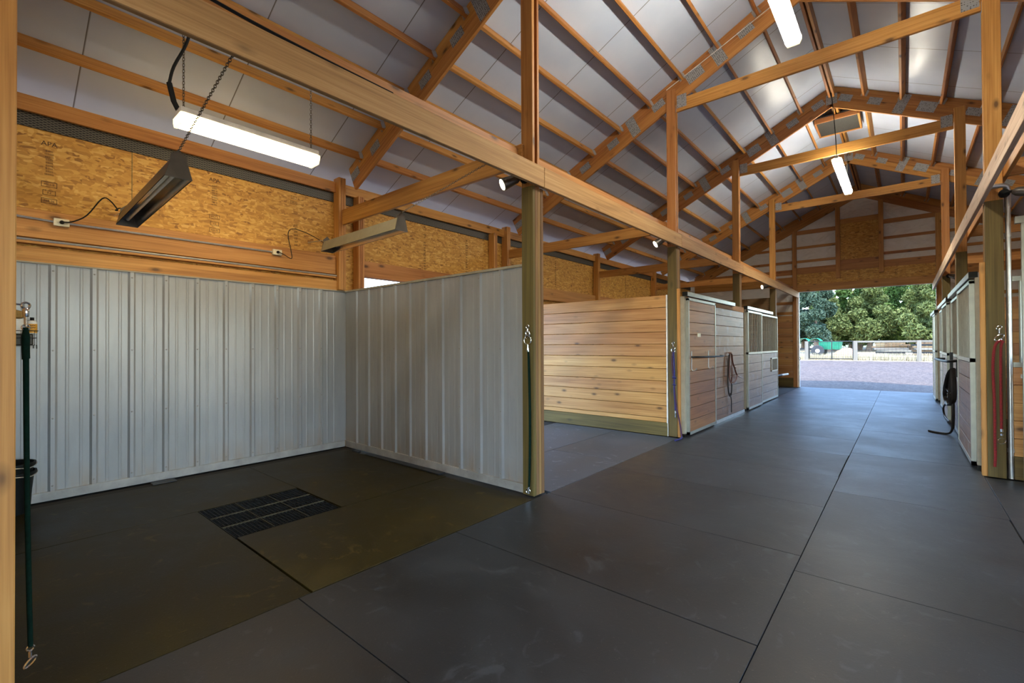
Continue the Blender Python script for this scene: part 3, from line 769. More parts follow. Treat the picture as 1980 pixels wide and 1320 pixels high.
# posts' side boards
o = beam('trim_board', (XL + .022, 7.185, 0), (XL + .022, 7.185, 2.32), .04, .05, 'pine'); tag(o, 'narrow orange trim board on aisle side of blue rope post', 'trim board', 'post trim boards')
o = beam('trim_board', (XR - .022, 7.2, 0), (XR - .022, 7.2, 2.33), .044, .06, 'pine'); tag(o, 'narrow orange trim board between red rope post and stall', 'trim board', 'post trim boards')

# ------------------------------------------------------------------ far gable wall framing
def gpost(x, z0, z1, lab):
    o = beam('gable_post', (x, YE - .07, z0), (x, YE - .07, z1), .12, .12, 'pine', plies=2); tag(o, lab, 'gable post', 'gable wall posts')
gpost(-2.78, 0, zroof(-2.78) - .4, 'orange post left of the far doorway'); gpost(.78, 0, zroof(.78) - .4, 'orange post right of the far doorway')
gpost(-1.58, 3.55, zroof(-1.58) - .38, 'short gable post left of strand board hatch'); gpost(-.5, 3.62, zroof(-.5) - .38, 'short gable post right of strand board hatch')
gpost(-4.6, 3.75, zroof(-4.6) - .4, 'gable post far left of the doorway'); gpost(2.6, 3.75, zroof(2.6) - .4, 'gable post far right of the doorway')
def gb(x0, x1, z0, z1, lab, mt='pine', d=.04):
    o = beam('gable_board', (x0, YE - .004 - d / 2, (z0 + z1) / 2), (x1, YE - .004 - d / 2, (z0 + z1) / 2), d, z1 - z0, mt); tag(o, lab, 'board', 'gable wall boards')
gb(-2.72, .72, 3.19, 3.42, 'reddish header board right above the doorway', d=.06)
gb(-2.72, .72, 3.78, 3.99, 'upper pine board above the printed strand board band')
gb(-6.1, -2.84, 3.78, 3.95, 'pine board on gable wall left of the doorway top'); gb(.84, 4.1, 3.78, 3.95, 'pine board on gable wall right of the doorway top')
for z in (4.16, 4.62, 5.1):
    for x0, x1, s_ in ((-2.72, -1.64, 'left of hatch'), (-.44, .72, 'right of hatch')):
        gb(x0, x1, z, z + .08 if z < 5 else z + .13, f'thin gable girt {s_}, {"lowest" if z < 4.3 else "middle" if z < 5 else "highest"}')
    if z < 4.9:
        gb(-4.54 if z < 4.3 else -3.95, -2.84, z, z + .08, f'thin gable girt beyond left post, {"lower" if z < 4.3 else "upper"}'); gb(.84, 2.54 if z < 4.3 else 1.95, z, z + .08, f'thin gable girt beyond right post, {"lower" if z < 4.3 else "upper"}')
gb(-1.52, -.56, 5.27, 5.42, 'pine board along top of strand board hatch'); gb(-1.52, -.56, 3.99, 4.12, 'pine board along bottom of strand board hatch')
o = B().box(-1.52, -.56, YE - .03, YE - .005, 4.12, 5.27).done('loft_hatch', 'osb', origin=(0, 0, 0)); tag(o, 'square strand board hatch in centre of gable wall', 'hatch')
bnd = B().box(-2.72, .72, YE - .025, YE - .002, 3.42, 3.78).done('strand_board_band', 'osb', origin=(0, 0, 0)); tag(bnd, 'strand board band above the far doorway', 'board')
for x in (-1.05, -.15):
    for z, s_ in ((3.66, 'IIII'), (3.6, 'II I'), (3.54, 'IIII')):
        m = M(((1, 0, 0), (0, 0, -1), (0, 1, 0))).to_4x4(); m.translation = V((x, YE - .0255, z)); text_mesh('stamp', s_, 'ink', .06, m, bnd)
for x0, x1, s_ in ((-6.1, -2.84, 'left'), (.84, 4.1, 'right')):
    t = thing('end_wall_lining', f'horizontal pine boards lining end wall {s_} of the doorway', 'wall lining', ((x0 + x1) / 2, YE - .03, 0))
    b = B(); z = .3
    while z < 2.2: b.box(x0, x1, YE - .035, YE - .005, z + .002, z + .21 - .002); z += .21
    b.done('boards', 'plank', t, origin=(0, 0, 0))
    beam('skirt_board', (x0, YE - .025, .15), (x1, YE - .025, .15), .05, .3, 'treated', t)
    for z in (2.44, 2.78, 3.4): gb(x0, x1, z, z + .09 if z < 3.3 else z + .3, f'pine girt {s_} of the doorway, {"lowest" if z < 2.5 else "middle" if z < 3 else "broad upper"}')
dj = thing('door_jamb', 'white metal door jamb at left of the far doorway', 'door jamb', (-2.7, YE + .03, 0))
B().box(-2.735, -2.675, YE - .03, YE + .1, 0, 3.18).done('jamb_channel', 'white', dj, bevel=.003); B().tube([(-2.668, YE - .01, .9), (-2.64, YE - .02, .95), (-2.668, YE - .01, 1.0)], .008).done('latch', 'iron', dj)
o = B().box(.725, .77, YE - .03, YE + .1, 0, 3.18).done('door_jamb', 'white'); tag(o, 'white metal door jamb at right of the far doorway', 'door jamb')
# roof vent opening near the ridge
rv = thing('ridge_vent', 'dark screened cupola opening under the ridge', 'vent', (XC, 12.1, 6.14))
b = B(); b.box(-1.38, -.68, 11.7, 12.5, 6.14, 6.26); b.done('screen', 'mesh', rv)
for x in (-1.40, -.66): beam('curb_board', (x, 11.66, 6.17), (x, 12.54, 6.17), .035, .1, 'pine', rv)
for y in (11.68, 12.52): beam('curb_board', (-1.38, y, 6.17), (-.68, y, 6.17), .035, .1, 'pine', rv)

# ------------------------------------------------------------------ lamps
def lamp(label, x, y0, y1, z, w, em, group, hang):
    t = thing('strip_light', label, 'light fixture', (x, (y0 + y1) / 2, z), group)
    hw = w / 2
    hk = .95 if em == 'lampwarm' else .4
    B().prism([(x - hw * hk, z + .06), (x + hw * hk, z + .06), (x + hw * (hk - .06), z + .11), (x - hw * (hk - .06), z + .11)], y0, y1).done('housing', 'white', t, bevel=.004)
    B().prism([(x - hw * .6, z + .068), (x - hw, z + .045), (x - hw * 1.0, z + .02), (x - hw * .72, z - .025), (x + hw * .72, z - .025), (x + hw, z + .02), (x + hw, z + .045), (x + hw * .6, z + .068)], y0 + .02, y1 - .02).done('diffuser', em, t)
    for ya, yb in ((y0 - .005, y0 + .02), (y1 - .02, y1 + .005)):
        B().prism([(x - hw * 1.04, z + .055), (x - hw * 1.04, z + .018), (x - hw * .75, z - .03), (x + hw * .75, z - .03), (x + hw * 1.04, z + .018), (x + hw * 1.04, z + .055)], ya, yb).done('end_cap', emit('glowing_end_cap', (1, .8, .4), 2.2), t)
    for (ya, zt) in hang: 
        B().chain((x, ya, z + .108), (x, ya, zt)).done('chain', 'darkmetal', t)
    return t
lw = lamp('glowing four foot strip light hanging on chains over the wash stall', -4.75, 1.155, 2.37, 3.385, .21, 'lampwarm', 'strip lights', [(1.2, zroof(-4.75) - .13), (2.33, zroof(-4.75) - .13)])
B().tube([(-4.75, 1.16, 3.49), (-4.75, 1.13, 3.55), (-4.76, 1.1, 3.7)], .022, 8).done('cord_grip', 'black', lw, smooth=True)
B().tube([(-4.76, 1.1, 3.7), (-4.75, 1.13, 3.85), (-4.72, 1.22, 4.1), (-4.7, 1.25, 4.35), (-4.7, 1.2, 4.52)], .012, 8).done('power_cord', 'black', lw, smooth=True)
zl = 4.86
la = lamp('glowing eight foot strip light above nearest aisle cross tie, cut by photo top', -.925, 3.74, 6.05, zl, .16, 'lampcool', 'strip lights', [(4.0, zroof(-.925) - .03), (5.8, zroof(-.925) - .03)])
lb = lamp('glowing eight foot strip light hanging between far aisle cross ties', -.93, 10.5, 12.9, zl, .155, 'lampcool', 'strip lights', [(12.65, 6.0)])
B().tube([(-.93, 10.55, zl + .11), (-.95, 10.6, 5.4), (-1.0, 10.62, 6.1), (XC, 10.7, zroof(XC) - .1)], .008, 6).done('power_cord', 'black', lb, smooth=True)
lc = lamp('added unseen strip light behind the camera over the aisle', -.93, -4.2, -1.8, zl, .16, 'lampcool', 'strip lights', [(-4., zroof(-.93) - .03), (-2., zroof(-.93) - .03)])  # extra lamp out of view, added to brighten the interior
def flood(label, p, d, lit, mount):
    t = thing('flood_light', label, 'flood light', p, 'flood lights')
    p = V(p); d = V(d).normalized(); r = [.045, .052, .055, .05, .03]
    B().tube([p + d * .09, p + d * .05, p, p - d * .06, p - d * .09], [.062, .058, .052, .045, .03], 16).done('lamp_head', 'darkmetal', t, smooth=True)
    B().tube([p + d * .0905, p + d * .096], [.053, .05], 16).done('lamp_lens', 'spot' if lit else 'spotoff', t)
    B().tube([p - d * .05, p.lerp(V(mount), .5) + V((0, 0, .02)), mount], .014, 8).lathe([(.045, -.012), (.045, .012)], V(mount), 12, 'Y').done('bracket', 'black', t, smooth=True)
flood('lit flood light under the girt by the steel partition post', (-2.88, 3.38, 3.03), (-.55, -.75, -.45), True, (-2.79, 3.482, 3.06))
flood('flood light under the girt by the blue rope post', (-2.90, 7.02, 3.07), (-.6, -.5, -.5), True, (-2.8, 7.14, 3.08))
flood('small flood light on left post nearest the far doorway', (-2.92, 14.32, 3.05), (-.7, -.6, -.2), True, (-2.8, 14.455, 3.07))
flood('black flood light beside pipe elbow on red rope post', (.96, 7.0, 3.0), (.75, -.5, -.25), True, (.83, 7.14, 3.04))
flood('black flood light on second right post', (.86, 14.3, 2.95), (.5, -.7, -.3), False, (.79, 14.455, 2.98))

def heater(label, yl, xl, xu, zl_, zu, body, chain_to, w=.165):
    t = thing('trough_heater', label, 'heater', ((xl + xu) / 2, yl, zl_), 'hanging heaters')
    a, b_ = V((xl, yl, zl_)), V((xu, yl, zu)); ax = (b_ - a).normalized(); L = (b_ - a).length
    up = V((0, 0, 1)); up = (up - ax * up.dot(ax)).normalized(); sd = up.cross(ax)
    P = lambda l, s, h: a + ax * l + sd * s + up * h
    prof = [(-w / 2, 0), (-w * .27, .13), (w * .27, .13), (w / 2, 0)]
    b = B()
    rows = [[b.bm.verts.new(P(l, s, h)) for s, h in prof] for l in (0, L)]
    for k in range(3): b.bm.faces.new((rows[0][k], rows[0][k + 1], rows[1][k + 1], rows[1][k]))
    o = b.done('shell', body, t, origin=(0, 0, 0)); 
    b = B(); e = .006
    pr2 = [(-w / 2 + e, .002), (-w * .27 + e, .13 - e), (w * .27 - e, .13 - e), (w / 2 - e, .002)]
    rows = [[b.bm.verts.new(P(l, s, h)) for s, h in pr2] for l in (.01, L - .01)]
    for k in range(3): b.bm.faces.new((rows[0][k], rows[0][k + 1], rows[1][k + 1], rows[1][k]))
    b.done('reflector', 'mirror', t, origin=(0, 0, 0))
    B().tube([P(.03, 0, .055), P(L - .03, 0, .055)], .014, 12).done('element', 'galv', t, smooth=True)
    for l0, l1 in ((-.006, .004), (L - .004, L + .006)):
        pr3 = [(-w / 2, -.004), (-w * .3, .13), (-w * .3, .155), (0, .2), (w * .3, .155), (w * .3, .13), (w / 2, -.004)]
        b = B(); r1_ = [b.bm.verts.new(P(l0, s, h)) for s, h in pr3]; r2_ = [b.bm.verts.new(P(l1, s, h)) for s, h in pr3]
        n = len(pr3)
        for k in range(n): b.bm.faces.new((r1_[k], r1_[(k + 1) % n], r2_[(k + 1) % n], r2_[k]))
        b.bm.faces.new(r1_[::-1]); b.bm.faces.new(r2_); b.done('end_plate', 'darkmetal', t)
    B().chain(P(L, 0, .19), chain_to, .028, .0022).done('chain', 'darkmetal', t)
    B().tube([P(0, 0, .16), (-6.2, yl, zl_ + .2)], .006, 6).done('wall_hook', 'galv', t)
heater('dark trough heater hanging over left end of the wash stall', .97, -5.62, -3.95, 2.60, 2.66, 'darkmetal', (-2.76, .93, 3.05))
heater('pale grey trough heater hanging in front of steel partition', 3.0, -5.68, -4.1, 2.665, 2.685, 'graymetal', (-2.78, 2.95, 3.05))

# ------------------------------------------------------------------ cables
o = B().tube([(-2.684, .5, 3.24), (-2.684, .75, 3.228), (-2.684, 1.0, 3.21), (-2.686, 1.4, 3.2), (-2.69, 1.9, 3.198)], .009, 6).done('cable', 'black', smooth=True); tag(o, 'black cable lying on top of the left girt board', 'cable', 'cables')
o = B().tube([(-2.85, YF[2] + .03, 5.5), (-2.0, YF[2] + .03, 5.85), (-1.05, YF[2] + .03, 6.26)], .006, 6).done('cable', 'white', smooth=True); tag(o, 'white cable stapled along left rafter of the blue rope frame', 'cable', 'cables')
o = B().tube([(-2.68, 7.2, 3.19), (-2.675, 7.4, 3.18), (-2.67, 7.7, 3.1), (-2.678, 8.0, 3.17), (-2.68, 8.3, 3.19)], .006, 6).done('cable', 'black', smooth=True); tag(o, 'thin dark cable sagging over girt past the blue rope post', 'cable', 'cables')
pc = thing('conduit_pipe', 'steel pipe running up the right side of red rope post', 'pipe', (.86, 7.2, 0))
B().tube([(.862, 7.2, 0), (.862, 7.2, 2.9)], .022, 12).done('pipe', 'galv', pc, smooth=True)
B().tube([(.862, 7.2, 2.9), (.862, 7.2, 3.06), (.855, 7.19, 3.1), (.83, 7.17, 3.13), (.7, 7.13, 3.135)], .026, 12).done('elbow', 'galv', pc, smooth=True)
for z in (.3, 2.6): B().lathe([(.028, -.02), (.028, .02)], (.862, 7.2, z), 12).done('coupling', 'galv', pc, smooth=True)

# ------------------------------------------------------------------ tie straps and ropes
def snap(b, p, s=1., nrm=(0, 1, 0)):
    p = V(p); b.ring(p, .02 * s, .0042 * s, nrm, sq=.62)
    b.tube([p - V((0, 0, .02 * s)), p - V((0, 0, .05 * s))], [.007 * s, .0055 * s], 8)
    q = p - V((0, 0, .085 * s)); b.ring(q, .036 * s, .0045 * s, nrm, sq=.5)
    return b
t = thing('cross_tie', 'dark green strap tie hanging from steel partition post', 'tie strap', (-2.755, 3.47, 0), 'wash stall ties')
b = B(); snap(b, (-2.757, 3.478, 1.625)); b.ring((-2.757, 3.478, 1.495), .042, .005, (0, 1, 0)); b.ring((-2.757, 3.478, 1.565), .022, .006, (0, 1, 0)); b.done('hardware', 'chrome', t, smooth=True)
B().tube([(-2.757, 3.48, 1.455), (-2.757, 3.48, 1.42)], .007, 8).tube([(-2.757, 3.48, 1.42), (-2.755, 3.48, 1.385)], .010, 8).done('swivel', 'galv', t, smooth=True)
B().tube([(-2.754, 3.48, 1.40), (-2.748, 3.482, 1.28), (-2.738, 3.483, .8), (-2.742, 3.48, .3), (-2.75, 3.478, .09)], [.012, .016, .017, .017, .014], 8, flat=(1, .5)).done('strap', 'darkgreen', t, smooth=True)
b = B(); b.tube([(-2.752, 3.478, .095), (-2.757, 3.476, .03)], .009, 8); b.ring((-2.757, 3.476, .05), .024, .005, (0, 1, 0)); b.done('snap_hook', 'chrome', t, smooth=True)
yS = .152
t = thing('cross_tie', 'dark green strap tie hanging beside the left edge post', 'tie strap', (-2.77, yS, 0), 'wash stall ties')
b = B(); b.tube([(-2.77, .11, 1.627), (-2.77, .14, 1.624)], .0035, 8); b.ring((-2.77, yS, 1.621), .0125, .0045, (1, .35, 0)); b.done('eye_bolt', 'chrome', t, smooth=True)
b = B(); b.lathe([(.008, 0), (.011, .004), (.011, .03), (.0085, .036)], (-2.77, yS, 1.574), 14); b.tube([(-2.77, yS, 1.574), (-2.77, yS, 1.535)], .0055, 8); b.ring((-2.77, yS, 1.53), .011, .004, (1, .3, 0)); b.done('swivel', 'chrome', t, smooth=True)
B().tube([(-2.77, yS, 1.53), (-2.77, yS, 1.49), (-2.77, yS, 1.44), (-2.77, yS + .001, 1.40), (-2.77, yS + .001, 1.39), (-2.77, yS + .005, .9), (-2.77, yS + .012, .45), (-2.77, yS + .017, .21)], [.008, .013, .0125, .0125, .0095, .009, .009, .0085], 10).done('strap', 'darkgreen', t, smooth=True)
b = B(); b.ring((-2.77, yS + .017, .203), .011, .0035, (1, .2, 0)); b.ring((-2.77, yS + .017, .145), .024, .0042, (1, .2, 0), sq=.38); b.tube([(-2.77, yS + .017, .19), (-2.77, yS + .017, .165)], .006, 8); b.done('snap_hook', 'chrome', t, smooth=True)
t = thing('lead_rope', 'red rope hung doubled from snap on right post', 'rope', (.76, 7.13, 0), 'lead ropes')
b = B(); snap(b, (.778, 7.142, 1.61), 1.25); b.chain((.785, 7.14, 1.5), (.805, 7.135, 1.44), .03, .004); b.done('snap_hook', 'chrome', t, smooth=True)
B().tube([(.803, 7.13, 1.455), (.79, 7.12, 1.47), (.765, 7.125, 1.455), (.745, 7.125, 1.41), (.733, 7.128, 1.31), (.728, 7.13, 1.15), (.733, 7.13, .96), (.737, 7.13, .7), (.736, 7.13, .42), (.738, 7.13, .25), (.733, 7.13, .12)], .0125, 8).tube([(.81, 7.125, 1.465), (.795, 7.12, 1.44), (.788, 7.125, 1.36), (.785, 7.13, 1.0), (.786, 7.13, .53)], .0125, 8).done('rope', 'red', t, smooth=True)
b = B(); b.lathe([(.014, 0), (.014, .03)], (.786, 7.13, .5), 10); b.lathe([(.014, 0), (.014, .02)], (.786, 7.13, .46), 10); b.ring((.787, 7.135, .4), .034, .004, (0, 1, 0), sq=.8); b.done('end_snap', 'chrome', t, smooth=True)
t = thing('lead_rope', 'blue and maroon rope hung on left post down to the floor', 'rope', (-2.74, 7.13, 0), 'lead ropes')
b = B(); snap(b, (-2.752, 7.142, 1.47), 1.1); b.ring((-2.752, 7.137, 1.345), .028, .0045, (0, 1, 0)); b.done('snap_hook', 'chrome', t, smooth=True)
B().tube([(-2.745, 7.132, 1.33), (-2.735, 7.13, 1.1), (-2.733, 7.125, .9), (-2.735, 7.12, .75), (-2.725, 7.13, .55), (-2.722, 7.132, .42)], .0125, 8).tube([(-2.63, 7.14, .02), (-2.61, 7.08, .018), (-2.6, 7.0, .015), (-2.61, 6.9, .014), (-2.62, 6.84, .014)], .013, 8).ring((-2.733, 7.12, .93), .02, .012, (0, .6, 1), 10).ring((-2.733, 7.12, .82), .018, .011, (0, .4, 1), 10).done('blue_rope', 'blue', t, smooth=True)
B().tube([(-2.76, 7.132, 1.33), (-2.768, 7.13, 1.15), (-2.745, 7.125, .9), (-2.722, 7.125, .65), (-2.695, 7.13, .42), (-2.66, 7.138, .25), (-2.64, 7.14, .1), (-2.63, 7.14, .02)], .0125, 8).done('maroon_rope', 'maroon', t, smooth=True)
b = B(); b.lathe([(.014, 0), (.014, .03)], (-2.722, 7.132, .38), 10); b.tube([(-2.722, 7.132, .38), (-2.722, 7.132, .31)], .007, 8); b.done('end_snap', 'chrome', t, smooth=True)

# ------------------------------------------------------------------ tack on the stall fronts
xt = XLF + .045
t = thing('blanket_bar', 'black blanket bar with two hooks on solid stall door', 'blanket bar', (xt, 7.85, 1.2), 'blanket bars')
B().tube([(xt + .005, 7.36, 1.25), (xt + .10, 7.45, 1.25), (xt + .13, 7.9, 1.245), (xt + .13, 8.6, 1.24), (xt + .05, 8.7, 1.245)], .0145, 8).done('bar', 'iron', t, smooth=True)
for y in (7.38, 8.2): B().box(xt, xt + .006, y - .012, y + .012, 1.05, 1.34).tube([(xt + .004, y, 1.06), (xt + .02, y, 1.035), (xt + .06, y, 1.04), (xt + .08, y, 1.075)], .006, 6).done('hook', 'galv', t)
o = B().box(XLF + .031, XLF + .04, 7.70, 7.84, 1.57, 1.63).done('name_card', 'cream'); tag(o, 'small pale name card on solid stall door', 'card')
xh = XLF + .0
t = thing('halter', 'brown leather halter and lead hanging on left stall boards', 'halter', (xh, 9.6, .5), 'halters')
b = B(); b.tube([(xh, 9.55, 1.28), (xh + .05, 9.58, 1.26), (xh + .03, 9.7, 1.12), (xh + .03, 9.85, .98), (xh + .03, 10.05, .82), (xh + .05, 10.3, .76)], .021, 6, flat=(1, .5))
b.tube([(xh + .03, 9.55, 1.27), (xh + .03, 9.5, 1.0), (xh + .03, 9.5, .8), (xh + .04, 9.62, .69), (xh + .05, 9.85, .72), (xh + .04, 10.03, .82)], .02, 6, flat=(1, .5))
b.tube([(xh + .03, 9.68, 1.1), (xh + .04, 9.66, .9), (xh + .04, 9.62, .7)], .018, 6, flat=(1, .5)); b.done('straps', 'brown', t, smooth=True)
b = B(); b.tube([(xh + .03, 9.5, 1.25), (xh + .03, 9.42, 1.0), (xh + .03, 9.40, .7), (xh + .03, 9.46, .5), (xh + .03, 9.56, .44), (xh + .03, 9.64, .55), (xh + .03, 9.65, .8)], .012, 6); b.tube([(xh + .03, 9.55, .5), (xh + .03, 9.62, .35), (xh + .03, 9.62, .12)], .009, 6); b.done('lead', 'blackmat', t, smooth=True)
b = B(); b.ring((xh + .05, 9.63, .7), .025, .005, (1, 0, 0)); b.ring((xh + .05, 9.85, .97), .025, .005, (1, 0, 0)); b.tube([(xh - .01, 9.56, 1.29), (xh + .06, 9.56, 1.29)], .008, 6); b.done('buckle', 'chrome', t, smooth=True)
xr_ = XRF - .045
t = thing('blanket_bar', 'black blanket bar reaching out from right stall front', 'blanket bar', (xr_, 10, 1.15), 'blanket bars')
B().tube([(xr_ + .02, 9.35, 1.19), (xr_ - .08, 9.5, 1.175), (xr_ - .13, 10.3, 1.17), (xr_ - .13, 11.6, 1.16), (xr_ + .0, 11.75, 1.16)], .02, 8).done('bar', 'iron', t, smooth=True)
B().box(xr_ - .02, xr_ + .02, 10.2, 10.24, 1.02, 1.3).done('hook', 'iron', t); B().box(xr_ + .0, xr_ + .03, 9.36, 9.40, .95, 1.2).done('hook', 'iron', t)
t = thing('halter', 'black halter with long rope hanging on right stall front', 'halter', (xr_, 9.9, .2), 'halters')
xq = xr_ - .02
b = B(); b.tube([(xq, 9.6, 1.06), (xq - .03, 9.75, .98), (xq - .05, 10.0, .8), (xq - .05, 10.3, .62), (xq - .03, 10.2, .5), (xq - .03, 9.8, .5), (xq, 9.55, .6), (xq, 9.5, .85), (xq, 9.6, 1.06)], .036, 6, flat=(1, .6))
b.tube([(xq, 9.62, 1.04), (xq - .02, 9.7, .75), (xq - .02, 9.75, .5)], .034, 6, flat=(1, .6)); b.tube([(xq - .04, 10.1, .72), (xq - .02, 9.8, .68), (xq, 9.5, .7)], .022, 6, flat=(1, .6)); b.done('straps', 'blackmat', t, smooth=True)
b = B(); b.tube([(xq, 9.7, .52), (xq, 9.72, .3), (xq, 9.85, .12), (xq - .03, 10.0, .03), (xq - .1, 10.05, .014), (xq - .2, 10.12, .014), (xq - .26, 10.2, .014)], .016, 8); b.tube([(xq - .03, 10.2, .5), (xq - .06, 10.6, .38), (xq - .05, 10.7, .25), (xq - .03, 10.4, .2), (xq - .02, 10.0, .22)], .014, 8)
b.tube([(xq, 9.64, .55), (xq, 9.62, .35), (xq, 9.75, .15)], .02, 8); b.done('lead', 'blackmat', t, smooth=True)
b = B(); b.ring((xq - .04, 10.0, .62), .03, .006, (1, 0, 0)); b.ring((xq - .02, 9.7, .62), .03, .006, (1, 0, 0)); b.done('buckle', 'chrome', t, smooth=True)
t = thing('saddle_rack', 'black saddle rack arm with white tip past left stalls', 'rack', (-2.7, 15.5, .5))
B().tube([(-2.84, 14.66, .53), (-2.7, 15.2, .55)], .03, 8).done('arm', 'black', t, smooth=True); B().tube([(-2.7, 15.2, .55), (-2.6, 15.55, .565)], .03, 8).done('tip', 'white', t, smooth=True)
o = B().tube([(.72, 17.9, .8), (.7, 17.98, .95), (.7, 18.0, 1.05)], .02, 6).done('door_hook', 'iron'); tag(o, 'small black hook on right jamb of the far doorway', 'hook')

# ------------------------------------------------------------------ wash stall bits at the left edge
t = thing('bucket', 'upper black bucket nested in another against steel wall', 'bucket', (-5.93, .24, .05), 'buckets')
def bucket(t, z0, rb, rt, h):
    cx, cy = -5.96, .22
    b = B(); b.lathe([(rb, z0), (rt - .012, z0 + h * .88), (rt, z0 + h * .9), (rt + .012, z0 + h * .93), (rt + .012, z0 + h), (rt, z0 + h), (rt - .006, z0 + h * .9), (rb - .006, z0 + .012), (.001, z0 + .012)], (cx, cy, 0), 28).done('pail', 'black', t, smooth=True)
    B().tube([(cx + math.cos(a) * (rt + .016), cy + math.sin(a) * (rt + .016), z0 + h * .95 - .02 * math.sin(a * 2) ** 2) for a in [k * math.pi / 8 - 1.2 for k in range(9)]], .004, 6).done('handle', 'galv', t, smooth=True)
bucket(t, .075, .135, .165, .36)
t = thing('bucket', 'lower black bucket standing at foot of steel wall', 'bucket', (-5.93, .24, 0), 'buckets'); bucket(t, .0, .14, .17, .36)
t = thing('wire_basket', 'black wire basket of grooming supplies on steel wall', 'basket', (-6.08, .3, 1.45))
b = B()
x0, x1, y0, y1, z0, z1 = -6.155, -6.02, .02, .41, 1.47, 1.6
for z, k in ((z0, .02), ((z0 + z1) / 2, .01), (z1, 0.)):
    b.tube([(x0, y0 + k, z), (x1 - k, y0 + k, z), (x1 - k, y1 - k, z), (x0, y1 - k, z)], .0035, 6, closed=True)
for k in range(9):
    y = y0 + .03 + k * .042; b.tube([(x1, y, z1), (x1 - .02, y, z0), (x0, y, z0)], .0022, 5)
b.tube([(x1 - .02, .4, z0), (x1, .4, z0 - .03), (x1 + .01, .4, z0 - .01)], .004, 6); b.tube([(x1 - .02, .38, z0), (x1 - .02, .38, z0 - .03)], .004, 6)
b.done('wire_frame', 'iron', t, smooth=True)
B().box(x0 + .005, x1 - .025, y0 + .02, y1 - .03, z0, z0 + .1).done('liner', plain('dark_plastic_liner', (.035, .03, .015), .5), t, bevel=.008)
t = thing('bottle', 'white bottle with amber label and black cap in basket', 'bottle', (-6.07, .385, 1.575))
B().lathe([(.03, 0), (.034, .004), (.034, .105), (.028, .118), (.012, .123)], (-6.055, .372, 1.572), 20).done('body', 'white', t, smooth=True)
B().lathe([(.0346, .008), (.0346, .09)], (-6.055, .372, 1.572), 20).done('label', 'label', t, smooth=True)
B().lathe([(.014, .122), (.014, .148), (.012, .15)], (-6.055, .372, 1.572), 14).done('cap', 'black', t, smooth=True)
m = M(((.0, 0, 1), (1, 0, 0), (0, 1, 0))).to_4x4(); m.translation = V((-6.0199, .372, 1.63)); text_mesh('lettering', 'Lexol', 'ink', .026, m, t) if False else None
for z, r_ in ((1.645, .2), (1.625, .35)):
    b = B(); b.tube([(-6.0205 - .0, .352 + k * .008, z + (.004 if k % 2 else -.003) + k * .001) for k in range(6)], .0022, 5); b.done('lettering', 'ink', t)
t = thing('tub', 'white plastic tub in basket beside the bottle', 'tub', (-6.08, .24, 1.575))
B().lathe([(.055, 0), (.06, .11), (.064, .112), (.064, .13), (.02, .132)], (-6.085, .27, 1.575), 24).done('body', 'white', t, smooth=True)
o = B().lathe([(.03, 0), (.06, .012), (.062, .04), (.045, .07), (.012, .08)], (-6.085, .265, 1.708), 18).done('sponge', 'sponge', smooth=True); tag(o, 'tan sponge lying on the white tub lid', 'sponge')

# ------------------------------------------------------------------ outdoors
def leaves(b, n, rnd, blobs, size):
    for _ in range(n):
        c, rx, rz = rnd.choice(blobs)
        a = rnd.uniform(0, 6.283); u = rnd.uniform(-1, 1); q = math.sqrt(1 - u * u); rr = rnd.uniform(.72, 1.04)
        p = V((c[0] + rx * rr * q * math.cos(a), c[1] + rx * rr * q * math.sin(a), c[2] + rz * rr * u))
        d = V((rnd.gauss(0, 1), rnd.gauss(0, 1), rnd.gauss(.3, .8))).normalized(); e = d.orthogonal().normalized()
        e.rotate(M.Rotation(rnd.uniform(0, 6.28), 3, d)); s = size * rnd.uniform(.6, 1.5); f = d.cross(e)
        vv = [b.bm.verts.new(p + e * s), b.bm.verts.new(p + f * s * .45 + d * s * .2), b.bm.verts.new(p - e * s), b.bm.verts.new(p - f * s * .45 + d * s * .2)]
        b.bm.faces.new(vv)
def tree(label, x, y, h, r, mat, seed, n=7000, trunk=.9, size=.13):
    rnd = random.Random(seed); z = zg(y) - .05
    t = thing('juniper_tree', label, 'tree', (x, y, z), 'trees behind the fence')
    blobs = []
    nb = 26
    for k in range(nb):
        f = (k + .5) / nb; zz = z + trunk + (h - trunk) * f
        rad = r * (1 - f) ** .62 * (.55 + .45 * min(1, f * 5)); a = rnd.uniform(0, 6.283)
        rx = max(.25, r * .42 * (1 - f * .72)); q = max(0, rad - rx * .6)
        blobs.append(((x + q * math.cos(a), y + q * math.sin(a), zz), rx, rx * .85))
    b = B(); leaves(b, int(n * 1.7), rnd, blobs, size); b.done('crown', mat, t, origin=(0, 0, 0))
    B().tube([(x, y, z), (x + .1, y, z + h * .18), (x, y, z + h * .35)], [.2, .15, .05], 8).done('trunk', 'bark', t, smooth=True)
tree('dark blue green juniper at left edge of doorway view', -4.6, 37.5, 6.9, 1.35, 'leafC', 1, 8000, 1.0)
tree('green juniper crown just right of the dark one', -4.2, 43, 6.7, 1.75, 'leafA', 2)
tree('low olive juniper behind the gate', -4.2, 40.5, 4.3, 1.5, 'leafB', 3, 5000, 1.0)
tree('tall green juniper over the gate post', -2.6, 44, 7.6, 2.0, 'leafA', 4, 9000)
tree('olive juniper in middle of doorway view', -1.9, 41.5, 5.3, 1.7, 'leafB', 5, 6500, 1.1)
tree('slender green juniper in middle distance', -1.0, 47, 7.4, 1.6, 'leafA', 6)
tree('broad tall green juniper right of centre', .35, 43.5, 7.9, 2.2, 'leafA', 7, 9500)
tree('olive juniper in front of the broad tall one', .75, 40.3, 4.8, 1.55, 'leafB', 8, 6000)
tree('green juniper at right edge of doorway view', 2.2, 43, 7.2, 1.9, 'leafA', 9)
